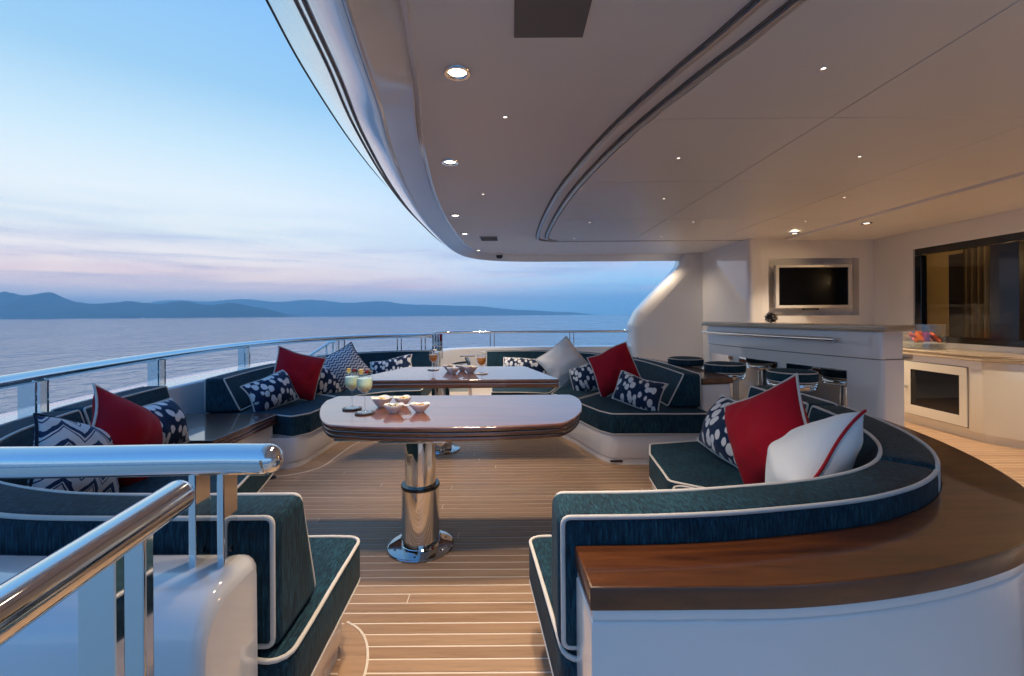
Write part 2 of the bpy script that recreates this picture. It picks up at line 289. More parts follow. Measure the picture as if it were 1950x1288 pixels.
# ------------------------------------------------------------------ mesh helpers
class MB:
    def __init__(s): s.v = []; s.f = []; s.flat = set()
    def add(s, v, f):
        o = len(s.v); s.v += [tuple(p) for p in v]; s.f += [tuple(i + o for i in q) for q in f]; return s
    def box(s, c, size, rz=0, bev=0, rx=0):
        bm = bmesh.new(); bmesh.ops.create_cube(bm, size=1)
        bmesh.ops.scale(bm, vec=size, verts=bm.verts)
        if bev: bmesh.ops.bevel(bm, geom=bm.edges[:], offset=bev, segments=2, profile=.5, affect='EDGES')
        M = Matrix.Translation(c) @ Matrix.Rotation(rz, 4, 'Z') @ Matrix.Rotation(rx, 4, 'X'); bm.transform(M)
        bm.verts.index_update(); s.flat |= set(range(len(s.f), len(s.f) + len(bm.faces))); s.add([v.co for v in bm.verts], [[v.index for v in f.verts] for f in bm.faces]); bm.free(); return s
    def tube(s, pts, r, closed=False, n=8, ry=None, caps=True):
        P = [Vector(p) for p in pts]
        Q = [P[0]]
        for p in P[1:]:
            if (p - Q[-1]).length > 1e-5: Q.append(p)
        P = Q
        if closed and (P[0] - P[-1]).length < 1e-5: P.pop()
        N = len(P); T = []
        for i in range(N):
            a = P[(i - 1) % N] if (closed or i) else P[0]; b = P[(i + 1) % N] if (closed or i < N - 1) else P[-1]
            T.append((b - a).normalized())
        ref = Vector((0, 0, 1)) if abs(T[0].z) < .9 else Vector((1, 0, 0))
        U = (ref - T[0] * ref.dot(T[0])).normalized(); fr = []
        for i in range(N):
            U = (U - T[i] * U.dot(T[i])); U = U.normalized() if U.length > 1e-6 else T[i].orthogonal().normalized()
            fr.append(U.copy())
        tw = 0
        if closed:
            e = fr[-1] - T[0] * fr[-1].dot(T[0]); e.normalize()
            tw = math.atan2(e.cross(fr[0]).dot(T[0]), e.dot(fr[0]))
        v = []; f = []
        rr = r if callable(r) else (lambda t: r)
        for i in range(N):
            a = tw * i / N; U = fr[i]; V = T[i].cross(U)
            for k in range(n):
                q = 2 * PI * k / n + a; R = rr(i / max(1, N - 1)); R2 = ry if ry else R
                v.append(P[i] + U * math.cos(q) * R + V * math.sin(q) * R2)
        for i in range(N if closed else N - 1):
            j = (i + 1) % N
            for k in range(n): f.append((i * n + k, i * n + (k + 1) % n, j * n + (k + 1) % n, j * n + k))
        if not closed and caps: f.append(tuple(range(n - 1, -1, -1))); f.append(tuple((N - 1) * n + k for k in range(n)))
        return s.add(v, f)
    def lathe(s, prof, c=(0, 0, 0), n=32, cap=True):
        v = []; f = []; m = len(prof)
        for r, z in prof:
            for k in range(n): v.append((c[0] + r * math.cos(2 * PI * k / n), c[1] + r * math.sin(2 * PI * k / n), c[2] + z))
        for i in range(m - 1):
            for k in range(n): f.append((i * n + k, i * n + (k + 1) % n, (i + 1) * n + (k + 1) % n, (i + 1) * n + k))
        if cap:
            if prof[0][0] > 1e-4: f.append(tuple(range(n - 1, -1, -1))); s.flat.add(len(s.f) + len(f) - 1)
            if prof[-1][0] > 1e-4: f.append(tuple((m - 1) * n + k for k in range(n))); s.flat.add(len(s.f) + len(f) - 1)
        return s.add(v, f)
    def rings(s, rings, closed=True, cap=True):
        n = len(rings[0]); v = [p for r in rings for p in r]; f = []
        for i in range(len(rings) - 1):
            for k in range(n if closed else n - 1):
                f.append((i * n + k, i * n + (k + 1) % n, (i + 1) * n + (k + 1) % n, (i + 1) * n + k))
        if cap:
            f.append(tuple(range(n - 1, -1, -1))); f.append(tuple((len(rings) - 1) * n + k for k in range(n)))
            s.flat |= {len(s.f) + len(f) - 1, len(s.f) + len(f) - 2}
        return s.add(v, f)
    def prism(s, poly, z0, z1, r=.0, rb=None, seg=3, crown=0, core=0):
        poly = ccw(poly); rb = r if rb is None else rb; R = []
        if rb > 0:
            for i in range(seg + 1):
                a = PI / 2 * i / seg; R.append((rb * (1 - math.sin(a)), z0 + rb * (1 - math.cos(a))))
        else: R.append((0, z0))
        if r > 0:
            for i in range(seg + 1):
                a = PI / 2 * i / seg; R.append((r * (1 - math.cos(a)), z1 - r * (1 - math.sin(a))))
        else: R.append((0, z1))
        if crown: R += [(r + .02, z1 + crown * .45), (r + .05, z1 + crown * .85), (r + .085, z1 + crown)]
        rings = [[(x, y, z) for x, y in inset(poly, d - core)] for d, z in R]
        return s.rings(rings)
    def obj(s, name, mat, parent=None, ang=40, smooth=True, recalc=True):
        me = bpy.data.meshes.new(name); me.from_pydata(s.v, [], s.f)
        if recalc:
            bm = bmesh.new(); bm.from_mesh(me); bmesh.ops.recalc_face_normals(bm, faces=bm.faces[:]); bm.to_mesh(me); bm.free()
        if mat: me.materials.append(MAT[mat] if isinstance(mat, str) else mat)
        if smooth:
            me.polygons.foreach_set('use_smooth', [True] * len(me.polygons)); me.set_sharp_from_angle(angle=math.radians(ang))
            for i in s.flat: me.polygons[i].use_smooth = False
        o = bpy.data.objects.new(name, me); C.objects.link(o)
        if parent: par(o, parent)
        return o
def par(o, p):
    o.parent = p
    if p.type == 'EMPTY': o.matrix_parent_inverse = Matrix.Translation(-Vector(p.location))
def clean(p, tol=.05):
    q = []
    for a in p:
        if not q or (Vector(a) - Vector(q[-1])).length > tol: q.append(tuple(a))
    while len(q) > 3 and (Vector(q[0]) - Vector(q[-1])).length < tol: q.pop()
    return q
def ccw(p):
    a = sum(p[i][0] * p[(i + 1) % len(p)][1] - p[(i + 1) % len(p)][0] * p[i][1] for i in range(len(p)))
    return list(p) if a > 0 else list(reversed(p))
def inset(p, d):
    if d == 0: return list(p)
    n = len(p); out = []
    for i in range(n):
        a, b, c = Vector(p[i - 1]), Vector(p[i]), Vector(p[(i + 1) % n])
        e1 = (b - a).normalized(); e2 = (c - b).normalized()
        n1 = Vector((-e1.y, e1.x)); n2 = Vector((-e2.y, e2.x)); m = n1 + n2
        if m.length < 1e-6: m = n1
        m.normalize(); k = max(.45, m.dot(n1)); out.append(tuple(b + m * d / k))
    return out
def fillet(p, r, n=5, closed=True):
    out = []; N = len(p)
    for i in range(N):
        b = Vector(p[i]); ri = r[i] if isinstance(r, (list, tuple)) else r
        if (not closed and i in (0, N - 1)) or ri <= 0: out.append(tuple(b)); continue
        a, c = Vector(p[i - 1]), Vector(p[(i + 1) % N])
        u = (a - b); w = (c - b); lu, lw = u.length, w.length; u.normalize(); w.normalize()
        cosang = max(-1, min(1, u.dot(w))); ang = math.acos(cosang)
        if ang > PI - .25: out.append(tuple(b)); continue
        t = min(ri / math.tan(ang / 2), lu * .45, lw * .45)
        p0, p1 = b + u * t, b + w * t
        for k in range(n + 1):
            q = k / n; out.append(tuple(p0 * (1 - q) ** 2 + b * 2 * q * (1 - q) + p1 * q * q))
    return out
def spline(p, n=12, closed=False):
    P = [Vector(q) for q in p]; N = len(P); out = []
    def g(i): return P[i % N] if closed else (P[i] if 0 <= i < N else (P[0] * 2 - P[1] if i < 0 else P[-1] * 2 - P[-2]))
    for i in range(N if closed else N - 1):
        a, b, c, d = g(i - 1), g(i), g(i + 1), g(i + 2)
        for k in range(n):
            t = k / n
            out.append(.5 * ((2 * b) + (c - a) * t + (2 * a - 5 * b + 4 * c - d) * t * t + (3 * b - a - 3 * c + d) * t ** 3))
    if not closed: out.append(P[-1])
    return [tuple(q) for q in out]
def length(p): return sum((Vector(p[i + 1]) - Vector(p[i])).length for i in range(len(p) - 1))
def at_s(p, s):
    for i in range(len(p) - 1):
        a, b = Vector(p[i]), Vector(p[i + 1]); l = (b - a).length
        if s <= l or i == len(p) - 2: return a + (b - a) * (s / l if l else 0), (b - a).normalized()
        s -= l
def resample(p, step):
    L = length(p); n = max(2, int(L / step)); return [tuple(at_s(p, L * i / n)[0]) for i in range(n + 1)]
def subpath(p, s0, s1, step=.04):
    n = max(3, int((s1 - s0) / step)); return [tuple(at_s(p, s0 + (s1 - s0) * i / n)[0]) for i in range(n + 1)]
def nearest_s(p, q):
    best = (9e9, 0); s = 0; q = Vector(q)
    for i in range(len(p) - 1):
        a, b = Vector(p[i]), Vector(p[i + 1]); l = (b - a).length
        t = max(0, min(1, (q - a).dot(b - a) / (l * l))) if l else 0
        d = (a + (b - a) * t - q).length
        if d < best[0]: best = (d, s + l * t)
        s += l
    return best[1]
def offset_path(p, d):
    out = []
    for i in range(len(p)):
        a = Vector(p[max(0, i - 1)]); b = Vector(p[min(len(p) - 1, i + 1)]); t = (b - a).normalized()
        out.append(tuple(Vector(p[i]) + Vector((-t.y, t.x)) * d))
    return out
def sweep_rings(path, prof, side, e=.0, seg=3):
    """profile (u, z) carried along a plan path; rounded ends of radius e"""
    pr = ccw(prof); R = []
    L = length(path); st = []
    if e:
        for i in range(seg): a = PI / 2 * i / seg; st.append((e * (1 - math.sin(a)) * 0 + e * (1 - math.cos(a)) * 0 + e * (1 - math.cos(PI / 2 - a)) if False else e * (1 - math.cos(a)) * 0, 0))
    n = len(path)
    def ring(s, ins):
        p, t = at_s(path, s); N = Vector((-t.y, t.x)) * side
        return [(p.x + N.x * u, p.y + N.y * u, z) for u, z in inset(pr, ins)]
    if e:
        for i in range(seg + 1):
            a = PI / 2 * i / seg; R.append(ring(e * (1 - math.cos(a)), e * (1 - math.sin(a))))
    cum = 0; ss = [0]
    for i in range(n - 1): cum += (Vector(path[i + 1]) - Vector(path[i])).length; ss.append(cum)
    for s in ss:
        if (e and (s <= e * 1.05 or s >= L - e * 1.05)): continue
        R.append(ring(s, 0))
    if e:
        for i in range(seg, -1, -1):
            a = PI / 2 * i / seg; R.append(ring(L - e * (1 - math.cos(a)), e * (1 - math.sin(a))))
    return R
def loop3(path, u_top, z_top, u_bot, z_bot, side, e0, r=.03):
    L = length(path); n = max(4, int(L / .04)); top = []; bot = []
    for i in range(n + 1):
        s = e0 + (L - 2 * e0) * i / n; p, t = at_s(path, s); N = Vector((-t.y, t.x)) * side
        top.append((p.x + N.x * u_top, p.y + N.y * u_top, z_top)); bot.append((p.x + N.x * u_bot, p.y + N.y * u_bot, z_bot))
    pts = top + bot[::-1]; rr = [0] * len(pts)
    for i in (0, n, n + 1, 2 * n + 1): rr[i] = r
    return fillet(pts, rr, 4)

def tag(o, label=None, cat=None, group=None, kind=None):
    if label: o['label'] = label
    if cat: o['category'] = cat
    if group: o['group'] = group
    if kind: o['kind'] = kind
    return o
def thing(name, label, cat, loc=(0, 0, 0), group=None):
    o = bpy.data.objects.new(name, None); C.objects.link(o); o.location = loc; o.empty_display_size = .1
    return tag(o, label, cat, group)
def dup(root, loc, rz=0):
    r = root.copy(); C.objects.link(r); r.location = loc; r.rotation_euler = (0, 0, rz)
    for ch in list(root.children):
        c = ch.copy(); C.objects.link(c); c.parent = r
        for g in list(ch.children):
            d = g.copy(); C.objects.link(d); d.parent = c
    return r

# ================================================================== LARGE STRUCTURE
# ---- deck: pale caulk bed with teak planks laid on it
deck = MB().box((1.4, 3.2, -.0195), (9.4, 9.6, .05)).obj('deck', 'caulk'); tag(deck, kind='structure')
PITCH = .0612; GAP = .0095
pm = MB().box((0, 0, 0), (1, PITCH - GAP, .012)).obj('plank', 'teak'); plank_mesh = pm.data; first = True
far = MB()
y = .62; row = 0
while y < 6.3:
    x = -2.05 - random.uniform(0, 3.9) ; end = 4.95
    if y > 1.6 : x0, x1 = (-2.05, end)
    else: x0, x1 = (-.9, .6) if y < 1.15 else (-.75, end)
    while x < x1:
        L = random.choice((3.6, 4.2, 4.8)); a, b = max(x, x0), min(x + L, x1)
        if b - a > .06:
            c = ((a + b) / 2, y, .0015 + random.uniform(-.0004, .0004))
            if y < 3.75:
                o = pm if first else pm.copy()
                if not first: C.objects.link(o)
                first = False
                o.location = c; o.scale = (b - a - .0045, 1, 1); o.parent = deck
            else: far.box(c, (b - a - .0045, PITCH - GAP, .012))
        x += L
    y += PITCH; row += 1
fo = far.obj('planking', 'teak', deck); tag(fo, kind='stuff')

# ---- bulwark round the stern
BI = [(-.622, 1.052), (-1.25, 1.062), (-1.65, 1.165), (-2.0, 1.40), (-2.25, 1.72), (-2.39, 2.1), (-2.53, 2.6), (-2.63, 3.2), (-2.68, 4.0), (-2.69, 4.9), (-2.6, 5.6), (-2.25, 6.25), (-1.75, 6.62), (-1.10, 6.70)]
BO = [(-.622, .85), (-1.25, .84), (-1.75, .93), (-2.2, 1.15), (-2.6, 1.5), (-2.85, 1.95), (-3.0, 2.5), (-3.1, 3.2), (-3.18, 4.0), (-3.2, 4.9), (-3.1, 5.7), (-2.75, 6.5), (-2.1, 7.1), (-1.12, 7.45)]
def loft(I, O, prof, e=.03, n=10):
    I, O = spline(I, n), spline(O, n); R = []
    for i, (a, b) in enumerate(zip(I, O)):
        a, b = Vector(a), Vector(b); w = (b - a).length; d = (b - a) / w
        R.append([(a.x + d.x * (u + f * w), a.y + d.y * (u + f * w), z) for u, f, z in prof])
    return R
TOP = .655
def bul_prof(ro, zb):
    p = [(0, 0, zb), (0, 0, TOP - .02)]
    for i in range(1, 4): q = PI / 2 * i / 3; p.append((.02 * (1 - math.cos(q)), 0, TOP - .02 + .02 * math.sin(q)))
    for i in range(0, 7): q = PI / 2 * i / 6; p.append((-ro * (1 - math.sin(q)), 1, TOP - ro * (1 - math.cos(q))))
    p.append((0, 1, zb)); return p
R = loft(BI, BO, bul_prof(.10, -.9))
# rounded end at the gangway opening
def round_end(R, dirx, e=.03, seg=4):
    c = Vector((0, 0, 0)); ring = [Vector(p) for p in R]; ctr = sum(ring, Vector()) / len(ring); out = []
    for i in range(seg):
        a = PI / 2 * i / seg; ins = e * (1 - math.sin(a)); sh = e * math.cos(a)
        rr = []
        for p in ring:
            d = ctr - p; d.x = 0; L = max(.05, d.length); rr.append(tuple(p + d * (ins / L) + Vector((dirx * sh, 0, 0))))
        out.append(rr)
    return out
R = round_end(R[0], 1) + R
b = MB().rings(R)
bul = b.obj('bulwark', 'gloss_white', ang=50); tag(bul, 'white curved stern bulwark with a broad flat cap below the steel handrail', 'bulwark')
# courtesy light let into its outboard face
lt = MB().prism(fillet([(-.707, .468), (-.607, .468), (-.607, .516), (-.707, .516)], .012), .0, .012, .003)
v = [(x, .8515 - z, yy) for x, yy, z in lt.v]; lt.v = v
cl = thing('courtesy_light', 'small chrome framed courtesy light in the white outboard face of the bulwark', 'light', (-.657, .85, .46))
lt.obj('bezel', 'steel', cl); MB().box((-.657, .8385, .490), (.082, .004, .034), bev=.001).obj('lens', 'grey', cl)

# far side bulwark
BF = [(-1.09, 6.86), (-1.02, 7.15), (-.78, 7.42), (-.4, 7.56), (.2, 7.62), (1.2, 7.64), (2.6, 7.64)]
BFo = [(-1.36, 6.98), (-1.3, 7.4), (-1.0, 7.78), (-.5, 7.95), (.2, 8.02), (1.2, 8.03), (2.6, 8.03)]
fb = MB().rings(loft(BF, BFo, bul_prof(.04, -.9))).obj('bulwark', 'gloss_white', ang=50); tag(fb, 'straight white side bulwark behind the white diamond cushion', 'bulwark')
sk = MB().box((.205, 7.612, .565), (.150, .012, .075), bev=.003).obj('socket_box', 'grey'); tag(sk, 'small grey recessed socket box on the inside of the white side bulwark', 'socket')
MB().box((.205, 7.604, .565), (.12, .006, .05), bev=.002).obj('cover', 'brushed', sk); MB().box((.205, 7.600, .562), (.035, .006, .02)).obj('button', 'fruit', sk)

# ---- wing: white sculpted side screen between bulwark and overhang
wp = fillet([(2.0, .2), (1.99, 1.02), (2.10, 1.25), (2.80, 2.00), (2.92, 2.35), (4.2, 2.35), (4.2, .2)], [0, .12, .18, .25, 0, 0, 0], 6)
wm = MB().prism(wp, -.30, .12, .16, .03, 6); wm.v = [(x, 7.55 - z, yy) for x, yy, z in wm.v]
wg = wm.obj('wing_screen', 'gloss_white', ang=50); tag(wg, 'white swept wing moulding rising from side bulwark to overhang beside the bar', 'wing screen')
# rear walls of the deck saloon
wl_ = thing('television_wall', 'cream white bulkhead with a recessed niche holding the television', 'wall', (3.9, 6.0, 0))
MB().prism(fillet([(3.62, 7.6), (3.14, 7.6), (3.14, 5.98), (3.30, 5.98), (3.30, 6.3), (3.62, 6.3)], [0, 0, .10, 0, 0, 0], 8), 0, 2.3).obj('corner_post', 'gloss_white', wl_)
NX0, NX1, NZ0, NZ1, TY = 3.40, 4.60, 1.165, 1.925, 5.98
MB().box((3.35, TY + .06, 1.15), (.098, .12, 2.3)).box(((NX0 + NX1) / 2, TY + .06, NZ0 / 2), (NX1 - NX0, .12, NZ0)).box(((NX0 + NX1) / 2, TY + .06, (NZ1 + 2.3) / 2), (NX1 - NX0, .12, 2.3 - NZ1)).box((4.72, TY + .06, 1.15), (.24, .12, 2.3)).obj('wall_face', 'gloss_white', wl_)
MB().box(((NX0 + NX1) / 2, TY + .14, (NZ0 + NZ1) / 2), (NX1 - NX0 + .1, .04, NZ1 - NZ0 + .1)).obj('niche_back', 'ceiling', wl_)
# window wall x = 4.8, opening y 1.2..5.4, z .86..1.95
WX = 4.80
ww = thing('window_wall', 'white bulkhead carrying the long dark framed saloon window above the cabinet', 'wall', (WX, 3.5, 0))
for c, s in (((WX + .06, 1.5, .43), (.12, 9.0 - .04, .86)), ((WX + .06, 1.5, 2.125), (.12, 8.96, .35)), ((WX + .06, 5.69, 1.405), (.12, .58, 1.09)), ((WX + .06, -.8, 1.405), (.12, 3.8, 1.09))):
    MB().box(c, s).obj('wall_panel', 'gloss_white', ww)
win = thing('saloon_window', 'long black framed saloon window with curtains and warm light behind the glass', 'window', (WX, 3.3, .86))
fr = MB(); X = WX + .05
for c, s in (((X, 3.25, .895), (.07, 4.29, .07)), ((X, 3.25, 1.912), (.07, 4.29, .075)), ((X, 5.355, 1.40), (.07, .085, .94)), ((X, 1.14, 1.4), (.07, .07, .94))): fr.box(c, s, bev=.004)
fr.obj('frame', 'black', win)
MB().box((X, 4.42, 1.40), (.066, .26, .94), bev=.004).obj('mullion', 'black', win)
MB().box((X + .01, 4.935, 1.403), (.008, .76, .944)).obj('pane', 'tinted', win); MB().box((X + .01, 2.735, 1.403), (.008, 3.11, .944)).obj('pane', 'tinted', win)
# the saloon behind the glass
sal = thing('saloon_interior', 'dim warm saloon room seen through the black framed window', 'room', (6.2, 4, 0))
MB().box((6.9, 3.2, 1.1), (.05, 6.4, 2.3)).box((5.95, 6.1, 1.1), (2.0, .05, 2.3)).box((5.95, .3, 1.1), (2.0, .05, 2.3)).box((5.95, 3.2, 2.2), (2.0, 6.0, .05)).box((5.95, 3.2, -.02), (2.0, 6.0, .04)).obj('lining', 'saloon', sal)
MB().box((5.62, 5.1, .95), (.5, .9, 1.9)).obj('bulkhead', 'saloon_dark', sal)
sh = MB()
for k in range(4): sh.box((6.75, 3.3, .75 + .33 * k), (.24, 1.2, .03))
sh.obj('shelf_unit', 'saloon_dark', sal)
cur = thing('curtain', 'beige pleated curtain hanging behind the saloon window', 'curtain', (5.2, 4.8, .8))
pts = []
for i in range(90): t = i / 89; pts.append((5.16 + .035 * math.sin(t * 46), 5.16 - .50 * t))
cr_ = [[(x, yy, z) for x, yy in pts] for z in (.84, 2.0)]
cm = MB().rings(cr_, closed=False, cap=False); cm.obj('cloth', 'curtain', cur, 80)
MB().tube([(5.16, 5.2, 2.02), (5.16, 4.6, 2.02)], .012).obj('rail', 'steel', cur)
wlamp = thing('wall_lamp', 'lit warm wall lamp glimpsed inside the saloon', 'lamp', (6.5, 3.85, 1.45))
MB().lathe([(.05, -.1), (.075, -.1), (.05, .1), (.04, .1)], (6.6, 3.9, 1.45), 20, False).obj('shade', 'lens', wlamp); MB().tube([(6.6, 3.9, 1.2), (6.6, 3.9, 1.5)], .01).box((6.75, 3.9, 1.22), (.3, .02, .02)).obj('bracket', 'steel', wlamp)
def lamp(name, loc, watts, parent, color=LAMP, size=.04, spot=None, blend=.6, aim=None):
    ld = bpy.data.lights.new(name, 'SPOT' if spot else 'POINT'); ld.energy = watts; ld.color = color; ld.shadow_soft_size = size
    if spot: ld.spot_size = math.radians(spot); ld.spot_blend = blend
    o = bpy.data.objects.new(name, ld); C.objects.link(o); o.location = loc
    if aim: o.rotation_euler = Vector(aim).to_track_quat('-Z', 'Y').to_euler()
    if parent: par(o, parent)
    return o
lamp('bulb', (5.7, 4.05, 1.75), 150, wlamp, size=.08)

# ---- overhang: ceiling, soffit, fascia
IL = [(.75, -1.9), (.28, -.9), (-.05, .1), (-.235, .9), (-.33, 1.5), (-.40, 2.0), (-.50, 2.6), (-.60, 3.5), (-.655, 4.4), (-.665, 5.2), (-.655, 6.0), (-.61, 6.6), (-.49, 7.05), (-.22, 7.36), (.25, 7.50), (.9, 7.53), (2.0, 7.53), (4.3, 7.53)]
ILs = spline(IL, 10)
prof = [(0, 2.215), (0, 2.197), (.008, 2.188), (.02, 2.188), (.026, 2.193), (.03, 2.20), (.034, 2.198), (.15, 2.112), (.160, 2.103), (.170, 2.101), (.178, 2.104), (.178, 2.60), (0, 2.60)]
ov = MB().rings(sweep_rings(ILs, prof, 1)).obj('overhang_edge', 'soffit', ang=30); tag(ov, 'glossy white curved rim of the deck overhang against the sky', 'overhang')
fpr = [(.180, 2.104), (.19, 2.107), (.21, 2.122), (.25, 2.152), (.30, 2.193), (.345, 2.233), (.40, 2.288), (.47, 2.366), (.55, 2.456), (.62, 2.538), (.655, 2.58), (.658, 2.60), (.62, 2.64), (.180, 2.70)]
MB().rings(sweep_rings(ILs, fpr, 1)).obj('fascia', 'fascia', ov, 30)
for u, z, r_ in ((.342, 2.227, .007), (.392, 2.277, .006), (.660, 2.586, .006)):
    p = [(*q, z) for q in offset_path(ILs, u)]; MB().tube(p, r_, n=6).obj('rubber_seal', 'groove' if u < .5 else 'rubber', ov)
# ceiling sheet
CP = ILs + [(4.95, 7.53), (4.95, -1.9)]
ce = MB().rings([[(x, y, z) for x, y in ccw(CP)] for z in (2.2, 2.3)]).obj('ceiling', 'ceiling', ang=30); tag(ce, kind='structure')
# twin curtain tracks
T0 = [(1.42, -1.6), (1.08, 0.2), (.80, 1.43), (.69, 1.83), (.595, 2.2), (.52, 2.57), (.455, 3.0), (.39, 3.57), (.35, 4.2), (.325, 5.06), (.335, 5.8), (.40, 6.02), (.55, 6.10)]
T0s = spline(T0, 8); T1s = offset_path(T0s, -.115)
for nm, pth in (('outer', T0s), ('inner', T1s)):
    t_ = MB().rings(sweep_rings(pth, [(-.012, 2.203), (-.012, 2.182), (-.006, 2.178), (.006, 2.178), (.012, 2.182), (.012, 2.203)], 1)).obj('ceiling_track', 'trim')
    MB().rings(sweep_rings(offset_path(pth, .019), [(-.006, 2.2045), (-.006, 2.194), (.006, 2.194), (.006, 2.2045)], 1)).obj('slot', 'groove', t_)
    MB().rings(sweep_rings(offset_path(pth, -.019), [(-.004, 2.2045), (-.004, 2.196), (.004, 2.196), (.004, 2.2045)], 1)).obj('slot', 'groove', t_)
    tag(t_, 'curved metal screen track on the ceiling, on the side towards the open sky' if nm == 'outer' else 'curved metal screen track on the ceiling, on the side towards the bar', 'ceiling track', 'curved ceiling tracks')
# centre ceiling panels, separate sheets with narrow joints
xs = [None, 1.62, 2.72, 3.62]; ys = [-1.5, .35, 1.35, 2.29, 3.38, 4.72, 6.08]
def track_x(yq):
    c = [p for p in T1s]
    best = min(c, key=lambda p: abs(p[1] - yq)); return best[0]
for j in range(len(ys) - 1):
    ya, yb = ys[j] + .0025, ys[j + 1] - .0025
    for i in range(3):
        xb = xs[i + 1] - .0025
        if i == 0:
            l_ = [(track_x(ya + (yb - ya) * k / 12) + .03, ya + (yb - ya) * k / 12) for k in range(13)]
            poly = l_ + [(xb, yb), (xb, ya)]
        else: poly = [(xs[i] + .0025, ya), (xs[i] + .0025, yb), (xb, yb), (xb, ya)]
        MB().prism(poly, 2.1885, 2.1995, 0, .002, 1).obj('ceiling_panel', 'ceiling', ce, 30)
# lowered strip over the windows
MB().prism([(3.63, -1.5), (3.63, 6.1), (3.2, 6.13), (3.2, 7.3), (4.79, 7.3), (4.79, -1.5)], 2.165, 2.199, 0, .006, 2).obj('side_panel', 'ceiling', ce, 30)
MB().rings(sweep_rings([(.5, 6.1), (3.2, 6.105)], [(-.008, 2.203), (-.008, 2.182), (.008, 2.182), (.008, 2.203)], 1)).obj('joint_trim', 'trim', ce)
# dark panel, vent grille
hp = MB().box((.137, 1.45, 2.1955), (.245, .33, .012), bev=.002).obj('speaker_panel', 'grey'); tag(hp, 'square dark grey panel set flush in the ceiling above the sofas', 'ceiling panel')
vg = thing('vent_grille', 'small grey slatted vent grille in the ceiling near the dome camera', 'vent', (-.29, 5.88, 2.2))
MB().box((-.29, 5.88, 2.197), (.235, .30, .012)).obj('frame', 'trim', vg)
for k in range(9): MB().box((-.29, 5.76 + .03 * k, 2.189), (.21, .012, .006)).obj('slat', 'grey', vg)
dc = thing('dome_camera', 'black dome security camera hanging from the overhang edge', 'camera', (-.216, 7.4, 2.19))
MB().lathe([(.07, .012), (.07, -.012), (.06, -.02)], (-.2, 7.36, 2.19)).obj('mount', 'silver', dc)
MB().lathe([(.055, -.018), (.054, -.03), (.045, -.055), (.028, -.07), (0, -.076)], (-.2, 7.36, 2.19)).obj('dome', 'black', dc)

# ---- downlights
DL = [(-.218, 1.855, 2.2, 'large lit round downlight nearest the dark ceiling panel'), (-.396, 2.937, 2.2, 'second lit round downlight from the dark ceiling panel along the rim'),
      (-.56, 4.509, 2.2, 'third lit round downlight from the dark ceiling panel along the rim'), (-.572, 5.527, 2.2, 'lit round downlight beside the vent grille'),
      (-.504, 6.95, 2.2, 'lit round downlight beside the black dome camera'), (3.825, 4.865, 2.165, 'lit round downlight over the gap between bar and saloon window'),
      (3.418, 5.45, 2.165, 'lit round downlight above the television'), (.0, 1.26, 2.2, 'lit round downlight over the opening between the sofas'), (3.95, 3.15, 2.165, 'lit round downlight over the window side walkway'), (3.95, 1.5, 2.165, 'lit round downlight over the window side walkway past the crescent counter'), (1.15, -.45, 2.2, 'unseen downlight added to warm the outboard side of the crescent counter')]  # last one is out of view, added to warm the counter's white face
for i, (x, yy, z, lab) in enumerate(DL):
    d = thing('downlight', lab, 'downlight', (x, yy, z), 'round ceiling downlights')
    MB().lathe([(.034, .004), (.036, -.004), (.042, -.010), (.052, -.010), (.056, -.004), (.056, .004)], (x, yy, z - .0005), 36, False).obj('ring', 'steel', d)
    MB().lathe([(.0345, -.002), (.02, -.003), (0, -.0035)], (x, yy, z), 24).obj('lens', 'lens', d, recalc=False)
    w = LAMP_W * {7: 1.05, 6: 1.0, 5: 1.5, 8: 1.6, 9: 1.2, 10: .5}.get(i, 1.12)
    lamp('bulb', (x, yy, z - .02), w, d, size=.075, spot=88, blend=.8, aim=(0, .3, -1) if i == 7 else (.02, 0, -1))
ML = [(1.266, 1.826), (1.064, 2.868), (2.209, 2.861), (1.308, 3.873), (2.861, 3.878), (-.028, 2.281), (-.232, 3.733), (.843, 4.859), (1.959, 4.867), (3.178, 4.879), (.808, 5.84), (1.912, 5.768), (3.082, 5.813), (2.3, 7.42)]
PIN = ['pinhole ceiling light inside the track, lone one high over the crescent counter', 'pinhole ceiling light just inside the track, over the red crescent cushion', 'pinhole ceiling light over the gap between crescent sofa and bar', 'pinhole ceiling light over the open end of the navy corner sofa', 'pinhole ceiling light over the bar stools', 'pinhole ceiling light outside the track, between two large downlights', 'pinhole ceiling light outside the track, past the second large downlight', 'faint pinhole ceiling light over the white diamond cushion', 'faint pinhole ceiling light over the farthest bar stool', 'faint pinhole ceiling light over the bar top', 'faint pinhole ceiling light at the curled end of the track', 'faint pinhole ceiling light midway along the straight end joint', 'faint pinhole ceiling light by the straight joint in front of the television', 'pinhole ceiling light at the overhang edge above the white wing']
for i, (x, yy) in enumerate(ML):
    z = 2.2 if (x < .3 or yy > 6.1) else 2.189
    d = thing('pin_light', PIN[i], 'pin light', (x, yy, z), 'pinhole ceiling lights')
    MB().lathe([(.008, .002), (.009, -.002), (.013, -.003), (.015, 0), (.015, .002)], (x, yy, z), 16, False).obj('ring', 'steel', d)
    MB().lathe([(.0085, -.001), (0, -.002)], (x, yy, z), 12).obj('lens', 'led', d, recalc=False)
    if i == 13: lamp('bulb', (x, yy - .02, z - .02), LAMP_W * .32, d, size=.03, spot=120, blend=.8, aim=(.25, -.2, -1))

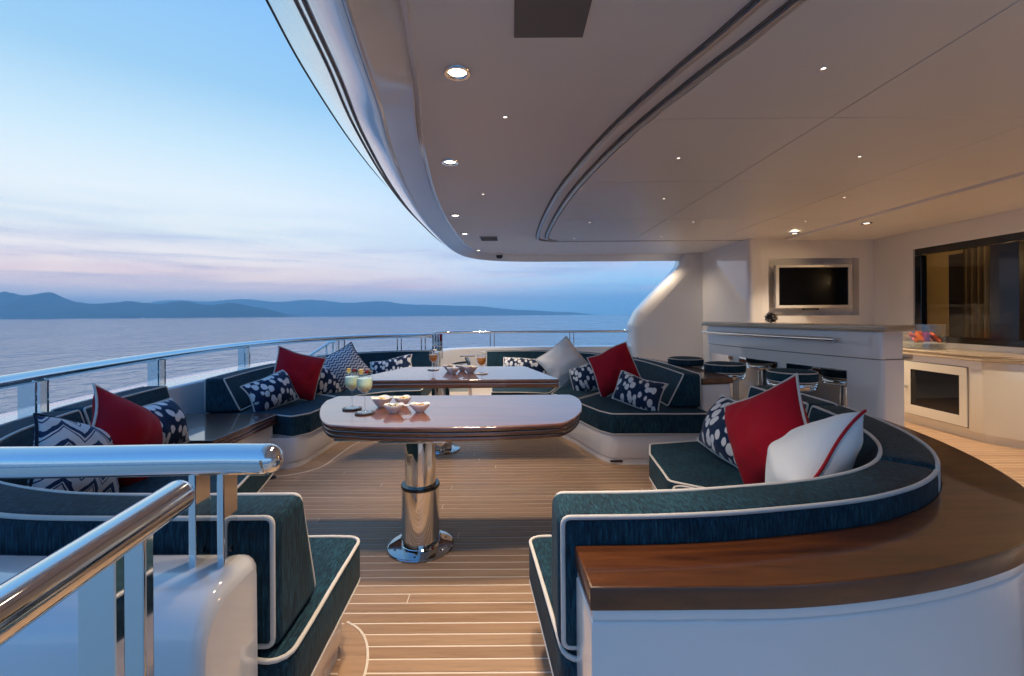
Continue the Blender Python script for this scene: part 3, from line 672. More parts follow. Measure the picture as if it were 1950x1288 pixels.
# ================================================================== RAILS
RZ = .885
RP = spline([(-.635, 1.0), (-1.25, .99), (-1.7, 1.08), (-2.05, 1.32), (-2.32, 1.68), (-2.5, 2.2), (-2.68, 2.85), (-2.86, 3.76), (-2.97, 4.8), (-2.88, 5.65), (-2.5, 6.4), (-1.95, 6.92), (-1.27, 7.12)], 12)
rl = thing('stern_handrail', 'thick polished handrail curving round the stern on flat twin stanchions', 'handrail', (-2.9, 4, TOP))
pth = [(*p, RZ) for p in RP]
tb = MB(); tb.tube([(-.545 + -.002, 1.0, RZ - .001)] + [(*p, RZ) for p in RP], lambda t: .034, n=20)
# rounded nose at the gangway end
nose = []
for i in range(7):
    a = PI / 2 * i / 6; nose.append((-.547 + .036 * math.sin(a), .034 * math.cos(a) + .0004))
tb.rings([[(x, 1.0 + r_ * math.cos(2 * PI * k / 20), RZ - .001 + r_ * math.sin(2 * PI * k / 20)) for k in range(20)] for x, r_ in nose])
tb.obj('rail', 'steel', rl, 60)
def stanchion(parent, x, yy, z0, z1, ang, wide=.05, thick=.016, name='stanchion'):
    st = MB().box((x, yy, (z0 + z1) / 2), (thick, wide, z1 - z0), rz=ang, bev=.002).obj(name, 'steel', parent, 30)
    st2 = MB().tube([(x + .009 * math.cos(ang), yy + .009 * math.sin(ang), z0 + .03), (x + .0105 * math.cos(ang), yy + .0105 * math.sin(ang), z0 + .03)], .006, n=10).obj('screw', 'dark_steel', st)
    return st
for x in (-.70, -.638): stanchion(rl, x, 1.008, TOP - .002, RZ - .02, 0)
for q, tw in (((-1.9, 1.2), 1), ((-2.57, 2.42), 1), ((-2.83, 3.6), 1), ((-2.975, 5.0), 1), ((-2.45, 6.45), 1), ((-1.75, 7.0), 0), ((-1.40, 7.11), 0)):
    s = nearest_s(RP, q)
    for ds in ((-.045, .045) if tw else (-.03, .03)):
        p, t = at_s(RP, s + ds); stanchion(rl, p.x, p.y, TOP - .004, RZ - .02, math.atan2(t.y, t.x), wide=.075 if tw else .05)
# foreground gangway handrail
gl_ = thing('gangway_handrail', 'polished tubular handrail running beside the gangway in front of the bulwark', 'handrail', (-.56, .5, .4))
g = MB(); GX = lambda yy: -.565 + (.78 - yy) * .14
g.tube([(GX(-.4), -.4, .9), (GX(.2), .2, .9), (GX(.755), .755, .9)], .0265, n=24)
nose = [(.755 + .024 * math.sin(PI / 2 * i / 5), .0265 * math.cos(PI / 2 * i / 5) + .0004) for i in range(6)]
g.rings([[(GX(yy) + r_ * math.cos(2 * PI * k / 24), yy, .9 + r_ * math.sin(2 * PI * k / 24)) for k in range(24)] for yy, r_ in nose])
g.obj('rail', 'steel', gl_, 60)
for yy in (.605, .665): MB().box((GX(yy) - .012, yy, .45), (.05, .016, .86), bev=.002).obj('stanchion', 'steel', gl_, 30)
# far side handrail
R2 = spline([(-1.30, 7.60), (-1.12, 7.74), (-.7, 7.82), (0, 7.85), (1.0, 7.86), (2.15, 7.86)], 8)
r2 = thing('side_handrail', 'slim polished handrail on the side bulwark behind the white cushion', 'handrail', (0, 7.85, TOP))
MB().tube([(*p, .905) for p in R2], .024, n=14).obj('rail', 'steel', r2, 60)
for x, yy in ((-.38, 7.835), (-.31, 7.84), (1.0, 7.86), (1.07, 7.86)): MB().box((x, yy, .77), (.014, .04, .25), bev=.002).obj('stanchion', 'steel', r2, 30)
MB().box((-1.30, 7.58, .76), (.05, .06, .33), bev=.004).obj('end_post', 'steel', r2, 30)
# boarding gate between the two rails
gt = thing('boarding_gate', 'narrow polished steel boarding gate between stern handrail and side handrail', 'gate', (-1.25, 7.2, .4))
for x, yy in ((-1.235, 7.05), (-1.18, 7.0), (-1.14, 6.96)): MB().box((x, yy, .70), (.026, .03, .42), bev=.003).obj('upright', 'steel', gt, 30)
MB().box((-1.09, 6.92, .73), (.05, .04, .38), bev=.004).obj('latch_post', 'steel', gt, 30)
# stair handrail beyond the stern
sr = thing('stair_handrail', 'sloping steel stair handrail descending behind the navy stern sofa', 'handrail', (-2.9, 6.6, .5))
MB().tube([(-3.25, 7.0, .52), (-2.80, 6.95, .80), (-2.70, 6.94, .81)], .022, n=12).obj('rail', 'steel', sr, 60)
for x, z in ((-2.86, .76), (-2.76, .79)): MB().tube([(x, 6.95, .3), (x, 6.95, z)], .016, n=10).obj('post', 'steel', sr)
# grab rail and added sheet whose blue tint stands for sea reflections
gp = thing('passage_grab_rail', 'chrome grab post and an added sheet tinted like sea reflections in the passage between far sofas', 'grab rail', (-.62, 6.5, 0))
MB().tube([(-.60, 6.45, 0), (-.62, 6.45, .52), (-.66, 6.45, .60)], .028, n=12).obj('post', 'steel', gp)
MB().box((-.64, 6.45, .615), (.22, .05, .022), bev=.006).obj('handle', 'steel', gp)
arc = spline([(-1.0, 6.5, .40), (-.92, 6.5, .47), (-.8, 6.5, .51), (-.64, 6.5, .53)], 8)
MB().tube(arc, .013, n=10).obj('hoop', 'rubber', gp)
am = MB().rings([[p for p in arc], [(p[0], p[1], .1) for p in arc]], closed=False, cap=False).obj('screen', 'sea_reflection_tint', gp)  # added sheet, blue of sea reflections put into its tint

# ================================================================== SOFAS
SEAT, BACK, PL = .42, .70, .25
def back_cushion(parent, path, side, tt=.145, tb=.235, z0=SEAT + .004, z1=BACK, pr=.0062, ends=None, wobble=.0):
    prof = fillet([(0, z0), (0, z1), (tt, z1), (tb, z0)], [.03, .03, .03, .03], 4)
    p = resample(path, .05)
    rings = sweep_rings(p, prof, side, .024)
    mb = MB().rings(rings)
    mb.v = [(v[0] + .004 * mnoise.noise(Vector(v) * 5), v[1] + .004 * mnoise.noise(Vector(v) * 5 + Vector((9, 0, 0))), v[2] + .004 * mnoise.noise(Vector(v) * 4 + Vector((0, 7, 0)))) for v in mb.v]
    c = mb.obj('back_cushion', 'velvet', parent, 60)
    e0 = .012
    MB().tube(loop3(p, tt - .004, z1 - .004, tb - .004, z0 + .012, side, e0), pr, True).obj('piping', 'piping', c, 80)
    MB().tube(loop3(p, .004, z1 - .004, .003, z0 + .012, side, e0), pr, True).obj('piping', 'piping', c, 80)
    return c
def seat_cushion(parent, poly, rad=.05, z0=PL, z1=None, pr=.006, radii=None):
    z1 = z1 or (.40 if parent in (sA, sH) else SEAT)
    p = fillet(inset(clean(ccw(poly), .09), .034), max(.022, rad - .03), 5)
    P = []
    for i in range(len(p)):
        a, b = Vector(p[i]), Vector(p[(i + 1) % len(p)]); n = max(1, int((b - a).length / .08))
        for k in range(n): P.append(tuple(a + (b - a) * k / n))
    p = P
    mb = MB().prism(p, z0 + .002, z1, .03, .02, 5, core=.03)
    mb.v = [(v[0], v[1], v[2] + .004 * mnoise.noise(Vector(v) * 5)) for v in mb.v]
    c = mb.obj('seat_cushion', 'velvet_top', parent, 60)
    q = inset(p, -.025); MB().tube([(x, yy, z1 - .006 + .004 * mnoise.noise(Vector((x, yy, z1)) * 5)) for x, yy in q], pr, True).obj('piping', 'piping', c, 80)
    q = inset(p, -.026); MB().tube([(x, yy, z0 + .007) for x, yy in q], pr * .75, True).obj('piping', 'piping', c, 80)
    return c
def plinth(parent, poly, rad=.12, d=.05, radii=None):
    c = clean(ccw(poly), .06)
    MB().prism(fillet(inset(c, d), rad, 8), .055, PL - .001, .006, .012, 2).obj('plinth', 'gloss_white', parent, 40)
    MB().prism(fillet(inset(c, d + .012), rad, 8), .0, .056, 0, 0).obj('kick_board', 'gloss_white', parent, 40)
def split(path, cuts, gap=.009):
    L = length(path); s = [0] + [nearest_s(path, c) for c in cuts] + [L]; out = []
    for i in range(len(s) - 1): out.append(subpath(path, s[i] + (gap if i else 0), s[i + 1] - (gap if i < len(s) - 2 else 0)))
    return out
def between(path, a, b): return subpath(path, nearest_s(path, a), nearest_s(path, b), .12)

# near left sofa + stern side (one U-shaped run)
AO = spline([(-.562, 1.072), (-.9, 1.072), (-1.25, 1.095), (-1.62, 1.215), (-1.93, 1.44), (-2.17, 1.76), (-2.32, 2.1), (-2.46, 2.6), (-2.55, 3.13)], 10)
sA = sH = None
sA = thing('stern_sofa', 'navy teal sofa curving from the gangway to the low wooden side table', 'sofa', (-1.6, 1.9, 0))
cA = [(-1.93, 1.46), (-2.385, 2.32)]
for p in split(AO, cA): back_cushion(sA, p, -1, z0=.404, z1=.725)
FA = spline([(-.548, 1.655), (-.85, 1.665), (-1.08, 1.73), (-1.24, 1.93), (-1.31, 2.2), (-1.37, 2.45), (-1.41, 2.62)], 6)
seat_cushion(sA, [(-.520, 1.03)] + [(-.545, 1.65)] + between(FA, (-.66, 1.66), (-1.08, 1.73)) + between(AO, (-1.75, 1.30), (-.7, 1.072)), radii=None, rad=.05)
seat_cushion(sA, between(FA, (-1.085, 1.735), (-1.41, 2.62)) + [(-1.45, 2.77)] + [(-2.50, 2.79)] + between(AO, (-2.48, 2.68), (-1.755, 1.335)), rad=.045)
plinth(sA, [(-.545, 1.07), (-.555, 1.65)] + between(FA, (-.66, 1.66), (-1.41, 2.62)) + [(-1.45, 2.77), (-2.50, 2.79)] + between(AO, (-2.48, 2.68), (-.7, 1.072)))

# wooden side table in the corner between the stern sofas
st = thing('side_table', 'low lacquered wooden side table between two navy stern sofas', 'table', (-2.2, 3.05, 0))
cp_ = fillet([(-2.60, 2.81), (-1.865, 2.81), (-1.865, 3.585), (-2.66, 3.585)], [0, .02, .02, 0], 3)
for k in range(3): MB().prism(inset(ccw(cp_), .004 if k == 1 else 0), .352 + .027 * k, .377 + .027 * k, .004, .004, 2).obj('layer', 'mahogany', st, 40)
MB().prism(inset(ccw(cp_), .035), 0, .3505, .004).obj('base', 'gloss_white', st, 40)

# far left sofa
DO = spline([(-2.48, 3.63), (-2.55, 4.2), (-2.57, 4.9), (-2.52, 5.4), (-2.36, 5.9), (-2.0, 6.3), (-1.55, 6.5), (-1.13, 6.55)], 10)
sD = thing('corner_sofa', 'navy teal corner sofa with red and chevron cushions under the stern rail', 'sofa', (-2, 5, 0))
for p in split(DO, [(-2.57, 4.86)]): back_cushion(sD, p, -1, tb=.27)
FD = spline([(-1.68, 3.51), (-1.635, 3.62), (-1.62, 3.85), (-1.60, 4.2), (-1.5, 4.48), (-1.27, 4.67), (-.95, 4.71)], 6)
seat_cushion(sD, [(-2.47, 3.60), (-1.90, 3.60), (-1.85, 3.53)] + [(-1.72, 3.52)] + between(FD, (-1.66, 3.53), (-1.58, 4.3)) + between(DO, (-2.57, 4.9), (-2.49, 3.68)), rad=.03)
seat_cushion(sD, between(FD, (-1.577, 4.31), (-.95, 4.71)) + [(-1.05, 6.5)] + between(DO, (-1.14, 6.55), (-2.57, 4.91)), rad=.05)
plinth(sD, [(-2.5, 3.49), (-1.75, 3.49)] + between(FD, (-1.67, 3.52), (-.95, 4.71)) + [(-1.05, 6.5)] + between(DO, (-1.14, 6.55), (-2.49, 3.68)), rad=.10, d=.035)

# far right sofa
FO = spline([(-.37, 6.40), (.2, 6.41), (.6, 6.32), (.95, 6.08), (1.28, 5.65), (1.48, 5.1), (1.555, 4.5), (1.565, 3.74)], 10)
sF = thing('corner_sofa', 'navy corner sofa with white diamond and red cushions near the bar stools', 'sofa', (1, 5, 0))
for p in split(FO, [(.88, 6.14), (1.44, 5.22)]): back_cushion(sF, p, -1, tb=.28)
FF = spline([(-.22, 4.58), (.15, 4.55), (.38, 4.47), (.52, 4.22), (.62, 3.9), (.70, 3.66)], 6)
seat_cushion(sF, [(-.30, 6.35)] + between(FF, (-.22, 4.58), (.36, 4.48)) + between(FO, (.9, 6.12), (-.3, 6.4)), rad=.045)
seat_cushion(sF, between(FF, (.372, 4.472), (.545, 4.14)) + between(FO, (1.45, 5.2), (.9, 6.12)), rad=.02)
seat_cushion(sF, between(FF, (.55, 4.12), (.70, 3.66)) + [(.78, 3.545), (1.56, 3.535)] + between(FO, (1.565, 3.8), (1.45, 5.2)), rad=.05)
plinth(sF, [(-.28, 6.35)] + between(FF, (-.22, 4.58), (.70, 3.66)) + [(.78, 3.55), (1.60, 3.54), (1.60, 3.8)] + between(FO, (1.555, 4.4), (-.3, 6.4)), rad=.12, d=.02)
MB().prism(fillet([(1.585, 3.80), (1.87, 3.86), (1.87, 4.4), (1.80, 5.1), (1.58, 5.75), (1.2, 6.2), (.98, 6.08), (1.30, 5.67), (1.50, 5.1), (1.585, 4.5)], .03), 0, .60, .01).obj('surround', 'gloss_white', sF, 40)
MB().prism(fillet([(1.585, 3.79), (1.885, 3.85), (1.885, 4.4), (1.815, 5.1), (1.59, 5.77), (1.2, 6.23), (.99, 6.09), (1.305, 5.68), (1.505, 5.1), (1.585, 4.5)], .02), .605, .655, .006).obj('cap', 'counter', sF, 40)
for px_, py_, nm in ((.80, 3.575, 0),): MB().box((px_ + .02, py_ + .004, .035), (.10, .012, .016), bev=.004).obj('drain_cover', 'dark_steel', sF)

# near right sofa with crescent counter
HO = spline([(.105, 1.062), (.35, 1.066), (.60, 1.092), (.95, 1.17), (1.24, 1.325), (1.47, 1.59), (1.62, 1.95), (1.70, 2.4), (1.715, 2.98)], 10)
sH = thing('crescent_sofa', 'navy teal crescent sofa with a big red cushion and curved brown counter behind', 'sofa', (1.1, 1.9, 0))
for p in split(HO, [(1.30, 1.39), (1.69, 2.33)]): back_cushion(sH, p, 1, tt=.15, tb=.235, z0=.404, z1=.725)
FH = spline([(.05, 1.655), (.35, 1.665), (.58, 1.74), (.70, 1.95), (.745, 2.2), (.77, 2.5), (.79, 2.74)], 6)
seat_cushion(sH, [(.112, 1.035), (.045, 1.65)] + between(FH, (.16, 1.657), (.735, 2.15)) + between(HO, (1.5, 1.64), (.25, 1.065)), rad=.05)
seat_cushion(sH, between(FH, (.738, 2.17), (.79, 2.74)) + [(.84, 2.80), (1.70, 2.96)] + between(HO, (1.71, 2.8), (1.50, 1.65)), rad=.05)
plinth(sH, [(.12, 1.06), (.05, 1.64)] + between(FH, (.16, 1.657), (.79, 2.74)) + [(.84, 2.80), (1.70, 2.96)] + between(HO, (1.71, 2.8), (.25, 1.065)), rad=.06, d=.045)
WO = spline([(.150, .892), (.36, .892), (.57, .896), (.80, .928), (1.02, .985), (1.22, 1.067), (1.41, 1.205), (1.59, 1.41), (1.745, 1.74), (1.85, 2.12), (1.91, 2.6), (1.93, 3.02)], 8)
wp_ = [(.142, 1.060)] + WO + [(1.722, 3.0)] + [q for q in HO[::-1][1:] if q[0] > .2]
wpp = inset(ccw(wp_), .001)
MB().prism(wpp, .612, .660, .005, .004, 2).obj('counter_top', 'counter', sH, 40)
MB().prism(inset(ccw(wp_), .006), .592, .611, .002, 0, 2).obj('counter_lip', 'gloss_white', sH, 40)
MB().prism(inset(ccw(wp_), .004), -.01, .5915, .010, 0, 3).obj('surround', 'gloss_white', sH, 40)

# teak margin boards round the plinths
def margin(poly_line, w, name='margin_board'):
    a = poly_line; b = offset_path(poly_line, w)
    n = max(1, int(length(a) / .55)); L = length(a)
    for k in range(n):
        i0 = subpath(a, L * k / n + .002, L * (k + 1) / n - .002, .05)
        o0 = offset_path(i0, w)
        MB().prism(i0 + o0[::-1], -.004, .011, .001, 0, 1).obj('margin_board', 'teak', deck, 30)
    c = offset_path(poly_line, w + .004)
    MB().prism(offset_path(poly_line, w) + offset_path(poly_line, w + math.copysign(.0085, w))[::-1], -.004, .0105, 0, 0).obj('caulk_seam', 'caulk', deck, 30)
margin(spline([(-1.93, 3.44), (-1.72, 3.475), (-1.60, 3.6), (-1.585, 3.85), (-1.56, 4.2), (-1.46, 4.47), (-1.25, 4.64)], 6), -.085)
margin(spline([(-.575, 1.02), (-.578, 1.3), (-.585, 1.48), (-.605, 1.575), (-.645, 1.645), (-.70, 1.685)], 8), -.085)
margin(spline([(.30, 4.47), (.44, 4.42), (.56, 4.1), (.66, 3.76), (.76, 3.535), (1.0, 3.50), (1.55, 3.5)], 6), .07)
# deck fitting
df = MB().lathe([(.03, .0), (.03, .009), (.022, .013), (0, .013)], (-1.78, 3.33, .008), 20).obj('deck_fitting', 'dark_steel'); tag(df, 'round dark metal deck fitting on the teak beside the side table', 'deck fitting')

# ================================================================== TABLES
def pedestal(t, x, yy, ztop, tele):
    MB().lathe([(.17, .004), (.17, .014), (.167, .018), (.160, .020), (.09, .020)], (x, yy, 0), 64).obj('base_plate', 'plate', t, 18)
    for k in range(6):
        a = 2 * PI * k / 6 + .5; MB().lathe([(.006, .0), (.006, .0015), (.005, .002), (0, .002)], (x + .135 * math.cos(a), yy + .135 * math.sin(a), .0205), 10).obj('bolt', 'dark_steel', t)
    zc = ztop * .53
    MB().lathe([(.098, .021), (.098, .03), (.096, .032), (.096, zc)], (x, yy, 0), 64).obj('lower_column', 'steel', t, 40)
    MB().lathe([(.080, zc - .004), (.097, zc - .004), (.099, zc), (.099, zc + .010), (.096, zc + .014), (.080, zc + .014)], (x, yy, 0), 64, False).obj('collar', 'black', t, 40)
    MB().lathe([(.079, zc - .02), (.079, ztop)], (x, yy, 0), 64).obj('upper_column', 'steel', t, 40)
nt = thing('dining_table', 'glossy brown table with bowed edge and telescopic chrome pedestal closest to the gangway', 'table', (-.48, 2.34, 0))
NT = .715
npoly = [(-1.06, 2.73), (-1.03, 2.745), (.32, 2.745), (.355, 2.73), (.385, 2.60), (.37, 2.40), (.325, 2.2), (.25, 2.05), (.18, 2.005), (-.05, 1.968), (-.3, 1.955), (-.55, 1.965), (-.76, 2.0), (-.85, 2.05), (-.94, 2.2), (-1.03, 2.42), (-1.075, 2.60)]
npoly = spline(npoly[1:3], 14) + spline(npoly[2:], 6)[1:] + spline([npoly[-1], npoly[0], npoly[1]], 4)[1:-1]
for k in range(3):
    z0 = NT - .066 + .0225 * k
    MB().prism(inset(ccw(npoly), (.012, .006, 0)[k]), z0, z0 + .0205, .006, .006, 3).obj('table_layer', 'mahogany', nt, 50)
MB().prism(inset(ccw(npoly), .018), NT - .065, NT - .003).obj('groove_core', 'black', nt)
MB().prism(fillet([(-.83, 2.08), (-.03, 2.08), (-.03, 2.62), (-.83, 2.62)], .02), NT - .095, NT - .067, .004).obj('slide_plate', 'steel', nt, 40)
MB().prism(fillet([(-.63, 2.10), (-.30, 2.10), (-.30, 2.58), (-.63, 2.58)], .02), NT - .112, NT - .0955, .004).obj('bearing_plate', 'steel', nt, 40)
pedestal(nt, -.48, 2.34, NT - .112, True)
ft = thing('dining_table', 'glossy brown straight edged table farther off with orange drinks on it', 'table', (-.64, 4.02, 0))
FT = .70
fpoly = fillet([(-1.03, 4.40), (.12, 4.40), (.365, 3.50), (-1.30, 3.50)], [.05, .05, .015, .015], 4)
MB().prism(inset(ccw(fpoly), .0), FT - .024, FT, .004, .004, 2).obj('table_layer', 'mahogany', ft, 50)
MB().prism(inset(ccw(fpoly), .003), FT - .066, FT - .026, .004, .004, 2).obj('table_layer', 'mahogany', ft, 50)
MB().prism(fillet([(-.98, 3.66), (-.30, 3.66), (-.30, 4.3), (-.98, 4.3)], .02), FT - .09, FT - .067, .004).obj('slide_plate', 'steel', ft, 40)
pedestal(ft, -.64, 4.02, FT - .09, True)

# ================================================================== SCATTER CUSHIONS
def pillow(name, label, loc, w, h, th, nrm, roll=0, mat='red', pip='piping', group='scatter cushions', seed=0, dent=.0, pinch=.07):
    n = 26; v = []; idx = {}; mb = MB()
    P = Vector((seed * 3.1, seed * 1.7, seed))
    def pt(i, j, sd):
        u = -1 + 2 * i / n; q = -1 + 2 * j / n
        u = math.sin(u * PI / 2) * .55 + u * .45; q = math.sin(q * PI / 2) * .55 + q * .45
        x = w / 2 * u * (1 - pinch * (1 - q * q)); yy = h / 2 * q * (1 - pinch * (1 - u * u))
        f = max(0, (1 - u ** 2) * (1 - q ** 2)) ** .5
        k = 1.25
        d = mnoise.noise(Vector((x * 7, yy * 7, sd)) + P) * .018 + mnoise.noise(Vector((x * 15, yy * 15, sd)) + P) * .009
        z = sd * (th / 2 * f * k) + d * min(1, f * 2) * 1.0
        if dent: z -= sd * dent * math.exp(-((x) ** 2 * 60 + (yy - h * .32) ** 2 * 60))
        wx = mnoise.noise(Vector((x * 4, yy * 4, 3.3)) + P) * .022; wy = mnoise.noise(Vector((x * 4, yy * 4, 8.1)) + P) * .022
        zb = mnoise.noise(Vector((x * 3, yy * 3, 1.7)) + P) * .035 - .03 * (yy / h * 2) ** 2 * (1 if yy > 0 else .3)
        return (x + wx, yy + wy, z + zb)
    for sd in (1, -1):
        for i in range(n + 1):
            for j in range(n + 1):
                if sd == -1 and (i in (0, n) or j in (0, n)): idx[(sd, i, j)] = idx[(1, i, j)]; continue
                idx[(sd, i, j)] = len(v); v.append(pt(i, j, sd))
    f = []
    for sd in (1, -1):
        for i in range(n):
            for j in range(n):
                q = (idx[(sd, i, j)], idx[(sd, i + 1, j)], idx[(sd, i + 1, j + 1)], idx[(sd, i, j + 1)]); f.append(q if sd == 1 else q[::-1])
    mb.add(v, f)
    edge = [pt(i, 0, 1) for i in range(n)] + [pt(n, j, 1) for j in range(n)] + [pt(n - i, n, 1) for i in range(n)] + [pt(0, n - j, 1) for j in range(n)]
    edge = [(x * 1.012, yy * 1.012, z) for x, yy, z in edge]
    N = Vector(nrm).normalized(); up = Vector((0, 0, 1)); X = up.cross(N).normalized(); Y = N.cross(X)
    Mx = Matrix((X, Y, N)).transposed().to_4x4(); Mx = Matrix.Translation(loc) @ Mx @ Matrix.Rotation(math.radians(roll), 4, 'Z')
    o = mb.obj(name, mat, None, 80, recalc=False); o.matrix_world = Mx
    p = MB().tube(edge, .0055, True, 8).obj('piping', pip, None, 80); p.parent = o
    tag(o, label, 'cushion', group)
    return o
def seat_pillow(*a, **k): return pillow('scatter_cushion', *a, **k)
seat_pillow('white cushion with sketched navy zigzag on the stern sofa behind the rail', (-1.84, 1.92, .565), .39, .39, .15, (.96, .02, .30), -26, 'sketch', 'piping_navy', seed=1)
seat_pillow('red cushion on the stern sofa beside the sketched zigzag cushion', (-1.89, 2.19, .60), .43, .43, .17, (.98, .04, .20), -36, 'red', seed=2)
seat_pillow('spotted navy lumbar cushion half hidden behind the red one by the side table', (-2.06, 2.60, .56), .36, .28, .14, (.95, -.15, .30), 4, 'spots', seed=3)
seat_pillow('spotted navy lumbar cushion on the corner sofa next to the side table', (-2.06, 3.86, .555), .40, .27, .14, (.80, -.50, .40), 14, 'spots', seed=4)
seat_pillow('red cushion standing on the corner sofa under the stern rail', (-1.99, 4.17, .66), .43, .43, .16, (.62, -.75, .25), -18, 'red', seed=5)
seat_pillow('spotted navy cushion between the red and the chevron cushion', (-1.93, 4.60, .55), .36, .30, .14, (.7, -.65, .35), -10, 'spots', seed=6)
seat_pillow('navy and white chevron cushion standing on its corner', (-1.76, 4.75, .665), .40, .40, .15, (.35, -.9, .28), 33, 'chevron', 'piping_navy', seed=7)
seat_pillow('flat spotted cushion behind the table beside the chevron cushion', (-1.46, 5.45, .57), .50, .28, .13, (.1, -.9, .5), 10, 'spots', seed=8)
seat_pillow('flat spotted cushion behind the table beside the white diamond cushion', (.16, 5.4, .555), .55, .28, .13, (-.1, -.9, .45), -3, 'spots', seed=9)
seat_pillow('plain white woven cushion standing on its corner', (.545, 4.92, .675), .42, .42, .15, (-.15, -.95, .22), 39, 'white_boucle', seed=10)
seat_pillow('spotted navy cushion between the white diamond and the red cushion', (.76, 4.66, .55), .34, .30, .14, (-.4, -.85, .35), 20, 'spots', seed=11)
seat_pillow('red cushion standing on its corner beside the bar stools', (.965, 4.28, .67), .42, .42, .16, (-.35, -.88, .22), 24, 'red', seed=12)
seat_pillow('spotted navy lumbar cushion at the open end of the corner sofa near the stools', (1.05, 3.74, .555), .40, .26, .14, (-.45, -.8, .42), -14, 'spots', seed=13)
seat_pillow('spotted navy cushion tucked behind the big red one on the crescent sofa', (1.17, 2.42, .565), .40, .30, .16, (-.88, -.30, .35), -10, 'spots', seed=14)
seat_pillow('big red cushion with white piping on the crescent sofa', (1.165, 2.06, .63), .45, .45, .17, (-.95, -.27, .15), 30, 'red', seed=15)
seat_pillow('white cushion with red piping slumped in the crescent sofa corner', (1.115, 1.72, .625), .38, .38, .20, (-.68, .46, .52), 42, 'white_cotton', 'piping_red', seed=16)

# ================================================================== TABLEWARE
def coaster(x, yy, z, r, mat, label, grp):
    c = MB().lathe([(r * .96, 0), (r, .002), (r, .005), (r * .97, .007), (0, .007)], (x, yy, z + .0005), 36).obj('coaster', mat); return tag(c, label, 'coaster', grp)
def wine_glass(loc, label, liquid, scale, kind):
    g = thing('stemmed_glass', label, 'glass', (0, 0, 0), 'stemmed drinks glasses')
    if kind == 'wine':
        stem = [(.033, .0), (.034, .002), (.015, .005), (.005, .012), (.0038, .03), (.0036, .075), (.005, .088), (.012, .094)]
        bowl = [(.004, .090), (.014, .097), (.030, .110), (.037, .125), (.0375, .135), (.035, .16), (.0325, .188)]
        liq = [(0, .0925), (.012, .0975), (.0285, .1105), (.0355, .1255), (.036, .135), (.0345, .155), (.034, .162), (0, .162)]
    else:
        stem = [(.030, .0), (.031, .002), (.014, .005), (.006, .01), (.0055, .04), (.007, .055), (.012, .060)]
        bowl = [(.004, .056), (.014, .061), (.028, .075), (.034, .095), (.034, .115), (.031, .145)]
        liq = [(0, .058), (.012, .0625), (.0265, .076), (.0325, .095), (.0327, .112), (.032, .118), (0, .118)]
    MB().lathe(stem, (0, 0, 0), 28).obj('stem', 'glass', g, 60)
    MB().lathe(bowl, (0, 0, 0), 32, False).obj('bowl', 'glass', g, 60)
    MB().lathe(liq, (0, 0, 0), 32).obj('drink', liquid, g, 60, recalc=True)
    top = bowl[-1][1]
    if kind == 'wine':
        gm = MB().lathe([(0, -.011), (.008, -.008), (.011, 0), (.008, .008), (0, .011)], (.012, -.006, top + .006), 12).obj('cherry', 'berry', g)
        MB().lathe([(0, -.009), (.007, -.006), (.009, 0), (.007, .006), (0, .009)], (.022, .006, top + .004), 10).obj('berry', 'shell_dark', g)
        MB().box((-.014, -.008, top + .006), (.020, .006, .026), rz=.5, bev=.002, rx=.3).obj('fruit_slice', 'fruit', g, 30)
        MB().tube([(-.034, 0, top + .003), (.038, .004, top + .006)], .0012, n=6).obj('skewer', 'silver', g)
    else:
        for k in range(5):
            a = 2 * PI * k / 5; pm_ = MB().lathe([(0, -.004), (.008, -.003), (.010, 0), (.006, .003), (0, .004)], (.014 + .009 * math.cos(a), .009 * math.sin(a), top + .010 + .004 * (k % 2)), 10).obj('petal', 'petal', g)
        MB().tube([(.005, 0, .1), (.02, 0, top + .055)], .0012, n=6).obj('straw', 'silver', g)
    g.location = loc; g.scale = (scale,) * 3
    return g
coaster(-.835, 2.35, NT, .049, 'coaster', 'round dark coaster under the lime drink next to the table corner', 'drinks coasters')
coaster(-.735, 2.245, NT, .049, 'coaster', 'round dark coaster under the lime drink closest to the snack bowls', 'drinks coasters')
wine_glass((-.835, 2.35, NT + .0078), 'tall wine glass of pale lime drink next to the table corner', 'lime_drink', 1.0, 'wine')
wine_glass((-.735, 2.245, NT + .0078), 'tall wine glass of pale lime drink closest to the snack bowls', 'lime_drink', 1.03, 'wine')
coaster(-.725, 4.14, FT, .052, 'coaster_pale', 'pale round coaster under the orange drink beside the navy sofa end', 'drinks coasters')
coaster(-.262, 3.84, FT, .052, 'coaster_pale', 'pale round coaster under the orange drink standing alone past the bowls', 'drinks coasters')
wine_glass((-.725, 4.14, FT + .0078), 'short stemmed orange drink behind the snack bowls', 'orange_drink', 1.12, 'short')
wine_glass((-.262, 3.84, FT + .0078), 'short stemmed orange drink standing past the snack bowls', 'orange_drink', 1.12, 'short')
def bowl_rings(w, h, base, lift=.006, n=40, sq=3.2):
    R = []
    def ring(s, z, lf):
        r = []
        for k in range(n):
            a = 2 * PI * k / n; c, s_ = math.cos(a), math.sin(a); rr = (abs(c) ** sq + abs(s_) ** sq) ** (-1 / sq)
            r.append((w * s * rr * c, w * s * rr * s_, z + lf * (abs(math.sin(2 * a)) ** 2)))
        return r
    for s, z, lf in ((base * .9, 0, 0), (base, .003, 0), (.62, h * .35, 0), (.84, h * .7, lift * .5), (1, h, lift), (.985, h + .002, lift), (.95, h - .001, lift), (.78, h * .68, lift * .4), (.55, h * .42, 0), (.2, h * .25, 0)): R.append(ring(s, z, lf))
    return R
